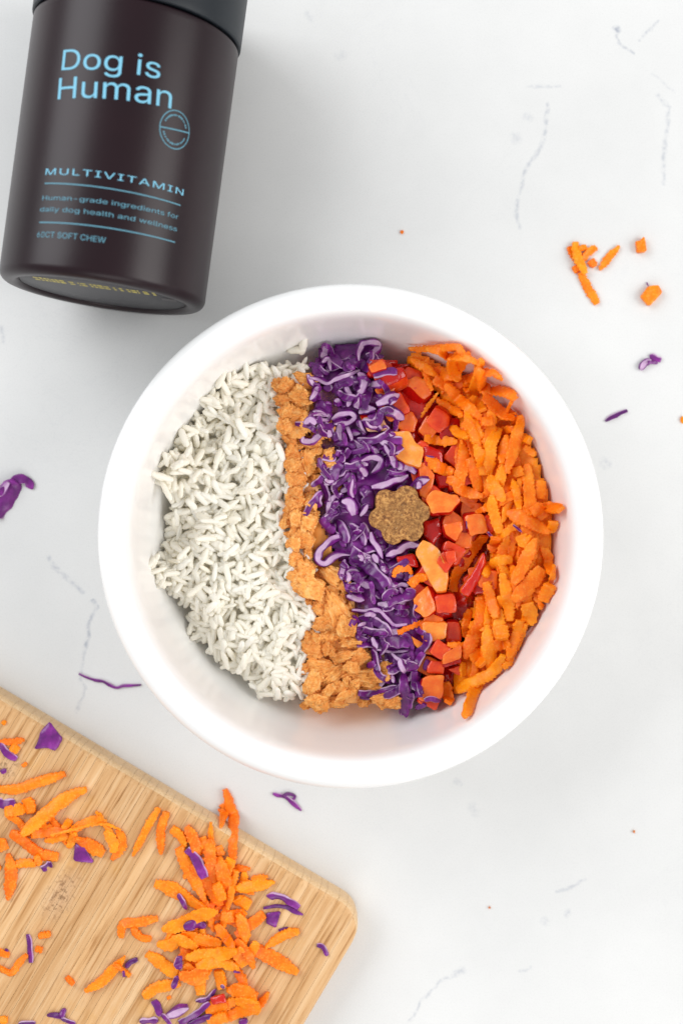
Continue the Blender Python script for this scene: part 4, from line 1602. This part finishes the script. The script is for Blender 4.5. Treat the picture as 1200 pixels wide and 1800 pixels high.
# ------------------------------------------------------------------ carrots in the bowl
for p in rand_in(CARR_IN, 62):
    a0 = RNG.normal(1.75, 0.55)
    l = RNG.uniform(28, 52)
    d = np.array([math.cos(a0), math.sin(a0)])
    nn = np.array([-d[1], d[0]]) * RNG.uniform(-9, 9)
    p = np.array(p)
    o = carrot([p - d * l, p + nn, p + d * l], RNG.uniform(13, 22), zest=42, taper=(0.3, 0.3))
    later(o, shape_words([p - d * l, p + nn, p + d * l], 20, 'half-buried carrot shred') + ', ' + bowl_place(p, 'carrot heap'), p, 'carrot shred', 'carrot shreds in the bowl')
CRT = [
    (TB, 4, [
        ([(75, 78), (200, 92), (350, 130), (440, 190), (500, 240)], 52), ([(180, 125), (260, 150), (350, 190), (430, 220), (510, 270)], 60), ([(560, 230), (640, 290), (690, 345)], 50),
        ([(640, 390), (720, 405), (790, 470)], 80), ([(740, 500), (805, 560)], 40), ([(260, 440), (340, 500), (440, 570)], 70), ([(480, 320), (490, 400)], 44),
        ([(240, 230), (330, 270), (400, 300)], 80), ([(85, 160), (130, 195), (180, 220), (270, 285)], 72), ([(330, 205), (370, 240), (430, 315)], 78),
        ([(250, 300), (320, 345), (380, 370)], 85), ([(330, 340), (420, 440), (590, 590)], 92), ([(500, 440), (560, 490), (590, 525)], 80), ([(550, 220), (570, 300), (590, 370), (620, 450)], 82),
        ([(600, 430), (680, 500), (740, 560), (780, 600)], 86), ([(580, 600), (665, 605)], 62), ([(460, 600), (520, 660)], 70), ([(365, 640), (430, 690), (492, 715)], 66),
        ([(280, 400), (220, 480), (160, 575)], 30), ([(180, 722), (300, 740), (420, 745)], 80), ([(190, 850), (290, 930), (390, 960)], 96), ([(440, 740), (460, 850), (440, 960), (430, 1050)], 96),
        ([(540, 760), (590, 900), (600, 980)], 96), ([(500, 860), (540, 1000), (570, 1100)], 90), ([(340, 1010), (400, 1030), (430, 1080), (510, 1110), (600, 1130)], 84),
        ([(760, 700), (740, 800), (720, 900)], 80), ([(860, 710), (935, 730)], 60), ([(880, 780), (965, 845)], 50), ([(830, 920), (850, 990)], 80), ([(800, 1010), (830, 1120), (850, 1230)], 62),
        ([(710, 650), (650, 760), (640, 880), (640, 980)], 98), ([(640, 980), (680, 1080), (745, 1165)], 104), ([(870, 560), (830, 700), (790, 850), (760, 970)], 84),
        ([(1000, 1020), (990, 1150)], 80), ([(900, 900), (910, 1000), (920, 1150), (930, 1260)], 90), ([(1040, 1190), (1115, 1220)], 80), ([(950, 1190), (1020, 1290)], 100), ([(1100, 1300), (1080, 1385)], 70),
        ([(640, 1120), (680, 1280), (710, 1390)], 88), ([(760, 1240), (900, 1300), (1060, 1390)], 105),
    ]),
    (TD, 3.75, [
        ([(720, 170), (690, 260)], 70), ([(870, 150), (910, 200), (960, 170)], 80), ([(1010, 230), (1060, 300), (1085, 430)], 70), ([(980, 170), (930, 280), (880, 380), (830, 475)], 92),
        ([(650, 460), (680, 560), (720, 700)], 80), ([(760, 400), (770, 500), (800, 600), (810, 720)], 88), ([(1100, 350), (1080, 450), (1040, 560)], 32), ([(1080, 480), (1040, 595)], 80),
        ([(1020, 370), (960, 450), (830, 585)], 115), ([(920, 600), (940, 680), (920, 735)], 100), ([(540, 640), (520, 740), (510, 825)], 60), ([(920, 740), (880, 820), (800, 990), (760, 1020)], 50),
        ([(870, 710), (850, 800), (790, 980)], 78), ([(660, 740), (660, 850), (680, 960), (690, 1050)], 96), ([(700, 885), (800, 850)], 78), ([(750, 745), (760, 840)], 88), ([(560, 910), (590, 960), (640, 1000)], 88),
        ([(500, 990), (500, 1085)], 50), ([(610, 560), (620, 640), (600, 740), (560, 840), (510, 965)], 100), ([(390, 1130), (400, 1200), (420, 1285)], 80), ([(680, 1080), (580, 1180), (475, 1305)], 78),
        ([(760, 940), (700, 1050), (580, 1120), (465, 1175)], 86), ([(650, 430), (665, 370), (740, 320), (825, 312)], 72), ([(640, 160), (560, 250), (500, 340), (445, 430), (430, 525)], 94),
        ([(40, 430), (60, 385), (130, 370), (165, 410)], 56), ([(150, 485), (200, 435), (260, 430)], 68), ([(70, 795), (140, 765), (225, 730)], 38),
    ]),
]
for T, sc, lst in CRT:
    for pts, w in lst:
        q = T(pts)
        o = carrot(q, w / sc, taper=(RNG.uniform(0.15, 0.8), RNG.uniform(0.15, 0.8)))
        c = np.mean(q, 0)
        later(o, shape_words(q, w / sc, 'carrot shred') + ', ' + bowl_place(c, 'carrot heap'), c, 'carrot shred', 'carrot shreds in the bowl')
# thin purple threads lying on the carrots
for T, pts, w in ((TB, [(195, 845), (250, 855)], 9), (TD, [(830, 85), (885, 130)], 14), (TD, [(660, 130), (700, 165)], 16), (TD, [(520, 60), (525, 110)], 10)):
    q = T(pts)
    o = cabbage(q, w / 3.9, 'h', zest=48)
    later(o, shape_words(q, 3, 'purple cabbage thread') + ' on the carrot heap', np.mean(q, 0), 'cabbage shred', 'cabbage threads on the carrots')

# ------------------------------------------------------------------ the treat
def build_treat():
    T = tile(640, 840, 9.23)
    out = T([(190, 480), (180, 390), (190, 300), (240, 220), (350, 185), (450, 215), (520, 210), (580, 150), (680, 125), (790, 150), (860, 230), (885, 320), (960, 390), (1040, 470), (1065, 560), (1040, 660), (950, 730), (965, 830), (935, 930), (860, 1010), (770, 1035), (690, 1010), (620, 1000), (570, 1050), (470, 1085), (370, 1050), (300, 960), (270, 860), (200, 825), (110, 770), (75, 670), (100, 570), (160, 510)])
    P, _ = resample(out + out[:1], 2.0)
    P = P[:-1]
    c = P.mean(0)
    m = px2mm(c, 46)
    zs = support(m[0], m[1], 9, 88)
    H = 7.5
    zt = zs + H * 0.8
    XY = px2mm(P, zt)[::-1]
    cm = XY.mean(0)
    n = len(XY)
    rings = []
    for inset, dz in ((0.03, -H), (0.0, -H + 0.8), (0.0, -0.9), (0.015, -0.35), (0.045, -0.05), (0.1, 0.0), (0.25, 0.05), (0.45, 0), (0.65, 0.05), (0.85, 0)):
        Q = cm + (XY - cm) * (1 - inset)
        z = zt + dz + (Q - cm)[:, 0] * 0.05 + (Q - cm)[:, 1] * -0.04
        if dz > -0.2:
            z = z + np.array([mnoise.noise(Vector((q[0] * 0.9, q[1] * 0.9, 2))) * 0.28 + mnoise.noise(Vector((q[0] * 0.35, q[1] * 0.35, 5))) * 0.3 for q in Q])
        else:
            Q = Q + np.array([[mnoise.noise(Vector((q[0] * 1.3, q[1] * 1.3, 2 + dz))) * 0.16] * 2 for q in Q])
        rings.append(np.column_stack([Q, z]))
    V = np.vstack(rings + [np.array([[cm[0], cm[1], zt]]), np.array([[cm[0], cm[1], zt - H]])])
    fc = []
    for i in range(len(rings) - 1):
        for k in range(n):
            k2 = (k + 1) % n
            fc.append((i * n + k, i * n + k2, (i + 1) * n + k2, (i + 1) * n + k))
    t = len(V) - 2
    for k in range(n):
        k2 = (k + 1) % n
        fc.append(((len(rings) - 1) * n + k, (len(rings) - 1) * n + k2, t))
        fc.append((k2, k, t + 1))
    o = place_mesh('dog_treat', V, fc, M['treat'])
    tag(o, 'brown flower-shaped soft chew lying on the cabbage and pepper in the bowl', 'dog treat')


build_treat()

# ------------------------------------------------------------------ scraps on the board
BCAR = [
    (TF, 3, [
        ([(0, 310), (60, 312), (130, 300)], 38), ([(60, 335), (100, 362)], 46), ([(-40, 555), (80, 562), (200, 525), (345, 478)], 58), ([(30, 680), (90, 670), (130, 660)], 60), ([(140, 610), (165, 690)], 60),
        ([(460, 560), (380, 590), (280, 660), (200, 730), (120, 800)], 74), ([(170, 800), (260, 790), (360, 780)], 54), ([(60, 790), (130, 840), (210, 900), (310, 920)], 74), ([(370, 720), (340, 775)], 40),
        ([(370, 790), (450, 740), (540, 710)], 50), ([(400, 790), (360, 870)], 42), ([(400, 820), (480, 860), (550, 900)], 80), ([(620, 770), (650, 850), (590, 935)], 46), ([(560, 780), (600, 850), (600, 895)], 60),
        ([(270, 802), (380, 775), (480, 750), (560, 745), (640, 775)], 17), ([(80, 960), (140, 950), (192, 960)], 50), ([(190, 910), (212, 962)], 32), ([(45, 900), (60, 1000), (45, 1145)], 70), ([(-30, 865), (42, 848)], 70),
        ([(-30, 980), (0, 960)], 50), ([(880, 680), (850, 780), (850, 905)], 48), ([(840, 660), (780, 760), (700, 915)], 44), ([(640, 1345), (650, 1275), (740, 1262), (832, 1240)], 54), ([(700, 1290), (740, 1340), (800, 1350)], 46),
        ([(450, 1622), (530, 1580), (610, 1500), (662, 1440)], 60), ([(600, 1480), (690, 1545)], 30), ([(-20, 1415), (52, 1440)], 36), ([(-10, 1490), (60, 1530), (100, 1480), (145, 1430)], 40), ([(188, 1402), (225, 1410)], 32),
        ([(352, 1550), (388, 1592)], 30), ([(205, 1335), (268, 1325)], 34), ([(12, 205), (32, 215)], 22), ([(-20, 1782), (42, 1778)], 40), ([(120, 440), (145, 425)], 18),
    ]),
    (TG, 2.609, [
        ([(490, 160), (490, 245)], 40), ([(510, 70), (530, 130), (540, 210), (545, 300), (548, 405)], 54), ([(265, 250), (310, 290), (330, 335)], 50), ([(480, 330), (490, 380)], 40), ([(405, 290), (420, 340)], 40),
        ([(335, 240), (370, 310), (390, 375)], 60), ([(300, 335), (340, 430), (400, 540), (420, 585)], 60), ([(540, 390), (500, 480)], 55), ([(480, 380), (500, 450), (520, 545)], 74), ([(440, 295), (445, 400), (462, 505)], 58),
        ([(360, 420), (430, 510), (495, 605)], 60), ([(470, 500), (500, 580)], 50), ([(562, 440), (545, 520), (520, 625)], 36), ([(560, 570), (625, 605)], 58), ([(560, 525), (650, 512), (738, 495)], 60), ([(630, 480), (705, 475)], 26),
        ([(190, 500), (270, 530), (350, 580), (425, 622)], 74), ([(690, 640), (630, 690), (560, 740)], 58), ([(490, 650), (550, 655), (600, 630)], 60), ([(850, 720), (780, 740), (695, 795)], 50), ([(570, 640), (600, 720), (600, 780)], 60),
        ([(640, 800), (720, 840), (845, 912)], 70), ([(660, 770), (620, 840)], 40), ([(560, 760), (620, 840), (640, 890)], 50), ([(560, 800), (605, 880)], 58), ([(310, 730), (400, 760), (495, 782)], 60), ([(470, 690), (520, 760), (552, 805)], 50),
        ([(480, 630), (390, 650), (310, 690), (222, 712)], 68), ([(200, 780), (260, 785), (300, 760), (385, 800)], 58), ([(155, 820), (220, 870), (292, 922)], 64), ([(390, 930), (402, 1012)], 50), ([(480, 900), (500, 985)], 50), ([(560, 890), (602, 975)], 45),
        ([(330, 870), (370, 940), (440, 890)], 78), ([(300, 920), (360, 930), (430, 890)], 66), ([(380, 880), (480, 862), (572, 890)], 58), ([(330, 842), (450, 830), (565, 812)], 74), ([(138, 1022), (200, 980), (302, 960)], 58),
        ([(600, 1010), (625, 1055)], 60), ([(420, 1085), (520, 1050)], 60), ([(520, 990), (600, 1000), (655, 1030)], 66), ([(560, 1040), (640, 1060), (650, 1100)], 60), ([(672, 1072), (580, 1090), (490, 1132)], 58), ([(430, 1140), (520, 1110)], 50), ([(245, 1030), (262, 1022)], 16),
    ]),
]
PILE = [(330, 1480), (400, 1450), (420, 1520), (440, 1600), (450, 1680), (380, 1700), (320, 1680), (300, 1620), (340, 1570)]
for p in rand_in(PILE, 26) + rand_in([(20, 1400), (150, 1400), (200, 1450), (140, 1510), (30, 1500)], 7) + rand_in([(400, 1730), (460, 1740), (450, 1790), (390, 1790)], 5):
    a0 = RNG.uniform(0, math.pi)
    l = RNG.uniform(16, 34)
    d = np.array([math.cos(a0), math.sin(a0)])
    nn = np.array([-d[1], d[0]]) * RNG.uniform(-6, 6)
    p = np.array(p)
    q = [p - d * l, p + nn, p + d * l]
    o = carrot(q, RNG.uniform(10, 18), zest=20, in_bowl=False, taper=(0.3, 0.2))
    later(o, shape_words(q, 15, 'half-buried carrot shred') + ', ' + board_place(p), p, 'carrot shred', 'carrot shreds on the board')
for T, sc, lst in BCAR:
    for pts, w in lst:
        q = T(pts)
        L = np.linalg.norm(np.diff(np.array(q), axis=0), axis=1).sum()
        o = carrot(q, w / sc, zest=21, in_bowl=False, taper=(RNG.uniform(0.2, 0.8), RNG.uniform(0.1, 0.7)), lift=RNG.uniform(0, 1.2) if L > 30 else 0)
        c = np.mean(q, 0)
        later(o, shape_words(q, w / sc, 'carrot shred') + ', ' + board_place(c), c, 'carrot shred', 'carrot shreds on the board')
BCAB = [
    (TF, 3, [
        ([(0, 320), (40, 370), (92, 402)], 42, 'h'), ([(8, 472), (36, 455)], 30, 's'), ([(-20, 622), (40, 640), (82, 622)], 46, 'h'), ([(225, 985), (272, 950)], 44, 'h'), ([(152, 1325), (158, 1400), (166, 1475)], 26, 'h'),
        ([(665, 1505), (690, 1472), (728, 1456)], 30, 's'), ([(652, 1520), (656, 1550)], 14, 's'), ([(250, 1755), (300, 1752), (345, 1765)], 28, 's'), ([(325, 1760), (345, 1715)], 30, 's'), ([(325, 1770), (400, 1797)], 22, 'h'), ([(100, 1795), (190, 1792)], 26, 'h'), ([(30, 1405), (48, 1412)], 12, 's'),
    ]),
    (TG, 2.609, [
        ([(335, 345), (380, 390), (422, 475)], 44, 'h'), ([(298, 548), (336, 622)], 24, 'h'), ([(325, 708), (380, 690), (424, 700)], 38, 's'), ([(302, 835), (298, 892)], 40, 's'), ([(292, 930), (272, 985)], 26, 's'),
        ([(700, 558), (760, 562), (820, 590), (850, 612)], 34, 'h'), ([(685, 618), (760, 605), (830, 630), (868, 645)], 18, 's'), ([(756, 717), (800, 705)], 12, 's'), ([(930, 785), (960, 792), (980, 832)], 24, 'h'),
        ([(186, 1038), (215, 1110)], 38, 's'), ([(240, 1112), (342, 1068)], 44, 'c'), ([(120, 1132), (205, 1130)], 28, 'h'), ([(222, 1100), (262, 1150)], 22, 'h'), ([(300, 1142), (380, 1100), (440, 1050)], 28, 'h'), ([(378, 1042), (430, 1032), (470, 985)], 22, 'h'),
        ([(340, 1146), (450, 1110)], 30, 's'), ([(575, 1142), (615, 1130)], 30, 's'), ([(548, 905), (578, 912)], 12, 's'), ([(490, 970), (508, 978)], 14, 'h'),
    ]),
]
for T, sc, lst in BCAB:
    for pts, w, mode in lst:
        q = T(pts)
        o = cabbage(q, w / sc, mode, zest=21, in_bowl=False, wav=0.8)
        c = np.mean(q, 0)
        later(o, shape_words(q, w / sc, 'cabbage shred', TONE[mode]) + ', ' + board_place(c), c, 'cabbage shred', 'cabbage shreds on the board')


def leaf(poly, label, zest, in_bowl=False, depth=1.2, group=None):
    o = chunk(poly, (0, 0), 1.0, 1.0, depth=depth, zest=zest, name='cabbage_leaf_piece', mat=M['cabbage'], tilt=0.06, in_bowl=False, roundk=1, rise=depth + 0.6, dome=0.5)
    tag(o, label, 'cabbage piece', group)
    return o


leaf(TF([(260, 208), (330, 300), (290, 362), (250, 345), (178, 352), (205, 300), (212, 262)]), 'deep purple star-edged cabbage leaf piece near the top of the bamboo board', 20)
leaf(TF([(395, 850), (440, 860), (497, 955), (385, 942)]), 'square deep purple cabbage piece on the left carrot pile of the board', 22)
leaf(TG([(700, 640), (766, 635), (742, 712), (698, 690)]), 'small dark square of cabbage under the curved shreds near board corner', 20)
o = chunk(TG([(440, 1030), (505, 1010), (520, 1050), (450, 1062)]), (0, 0), 0.15, 0, depth=2, zest=22, in_bowl=False)
tag(o, 'small translucent red pepper scrap by the carrots at the board bottom', 'pepper piece')

# ------------------------------------------------------------------ scraps on the counter
for pts, w, lab in (
    ([(165, 230), (220, 330)], 40, 'short carrot shred at the upper left of the tangled counter cluster'),
    ([(370, 230), (310, 280), (250, 335)], 46, 'carrot shred crossing to the upper right of the tangled counter cluster'),
    ([(200, 412), (280, 362)], 46, 'stubby carrot shred at the lower left of the tangled counter cluster'),
    ([(330, 330), (362, 382)], 46, 'stubby carrot shred at the right of the tangled counter cluster'),
    ([(250, 425), (310, 540), (382, 662)], 58, 'long carrot shred pointing down out of the tangled counter cluster'),
    ([(215, 195), (230, 300), (292, 435)], 56, 'topmost carrot shred across the middle of the tangled counter cluster'),
    ([(250, 245), (300, 232)], 30, 'tiny carrot bit on top of the tangled counter cluster'),
    ([(548, 225), (470, 310), (398, 405)], 46, 'lone pointed carrot shred just right of the counter cluster'),
):
    q = TH(pts)
    o = carrot(q, w * 1.3 / 4.2875, zest=2, in_bowl=False, taper=(0.3, 0.3) if 'pointed' in lab else (0.65, 0.6))
    if 'pointed' in lab:
        pass
    tag(o, lab, 'carrot shred', 'carrot scraps on the counter')
for poly, lab in (([(675, 185), (700, 185), (735, 152), (757, 255), (740, 268), (685, 272)], 'small notched carrot piece alone on the counter near the right edge'), ([(770, 525), (845, 520), (872, 575), (775, 678), (708, 602)], 'thick five-sided carrot chunk on the counter near the right edge')):
    o = chunk(TH(poly), (0, 0), 0.6, 0.6, depth=3.2, zest=2, name='carrot_piece', mat=M['carrot'], in_bowl=False, rise=3.2, tilt=0.03)
    tag(o, lab, 'carrot piece')
for T, sc, pts, w, mode, lab in (
    (TH, 4.29, [(700, 1155), (740, 1110), (785, 1085)], 50, 'c', 'pale cut end of the small cabbage curl on the right counter'),
    (TH, 4.29, [(775, 1045), (815, 1070), (860, 1088)], 46, 'h', 'pinkish cabbage flap above the small curl on the right counter'),
    (TH, 4.29, [(760, 1100), (800, 1105), (835, 1110)], 26, 's', 'dark purple fold in the small cabbage curl on the right counter'),
    (TH, 4.29, [(440, 1545), (520, 1500), (605, 1463)], 38, 'h', 'straight purple cabbage stick on the counter right of the bowl'),
    (TH, 4.29, [(752, 500), (766, 532)], 9, 's', 'tiny purple thread sticking up behind the five-sided carrot chunk'),
    (TI, 3.914, [(545, 1503), (600, 1528), (650, 1545), (710, 1556), (760, 1582), (805, 1600), (850, 1588), (905, 1584), (972, 1580)], 24, 'h', 'long thin wavy purple strand on the counter between bowl and board'),
    (TG, 2.609, [(728, 90), (790, 108), (830, 140), (860, 168)], 20, 'h', 'thin purple cabbage shred on the counter just below the bowl'),
    (TG, 2.609, [(775, 105), (800, 92), (832, 104), (818, 122)], 16, 's', 'small purple loop on the thin shred just below the bowl'),
):
    q = T(pts)
    o = cabbage(q, w / sc, mode, zest=2, in_bowl=False, wav=0.5)
    tag(o, lab, 'cabbage shred', 'cabbage scraps on the counter')
# large crumpled leaf scrap at the left edge
o = cabbage(TI([(-60, 400), (20, 330), (90, 235), (130, 185)]), 40, 's', zest=3, in_bowl=False, name='cabbage_leaf_piece', wav=0.8)
tag(o, 'large crumpled purple cabbage leaf scrap at the left counter edge', 'cabbage piece')
o = cabbage(TI([(80, 180), (140, 165), (195, 180), (225, 235)]), 15, 's', zest=6, in_bowl=False, name='cabbage_leaf_piece', wav=0.8)
tag(o, 'bright purple curled lip on the cabbage leaf at the left counter edge', 'cabbage piece')
o = cabbage(TI([(-30, 290), (20, 250), (70, 190)]), 13, 'c', zest=8, in_bowl=False, name='cabbage_leaf_piece', wav=0.6)
tag(o, 'pale ribbed strip on the cabbage leaf at the left counter edge', 'cabbage piece')


def crumb(p, r, lab):
    q = [(p[0] + r * math.cos(k * 1.05 + 0.4) * RNG.uniform(0.7, 1.2), p[1] + r * 1.3 * math.sin(k * 1.05 + 0.4) * RNG.uniform(0.7, 1.2)) for k in range(6)]
    o = chunk(q, (0, 0), 0.6, 0.6, depth=0.9, zest=0.5, name='carrot_crumb', mat=M['carrot'], in_bowl=False, rise=0.9, tilt=0)
    tag(o, lab, 'crumb', 'carrot crumbs on the counter')


crumb((706, 407), 3, 'tiny orange crumb on bare counter above the bowl')
crumb((860, 1596), 1.8, 'tiny orange crumb on the counter right of the board corner')
crumb((1114, 1462), 1.8, 'tiny orange crumb on the counter near the lower right edge')
crumb((1199, 738), 5, 'orange carrot bit cut off by the right edge of the picture')

finish_labels()
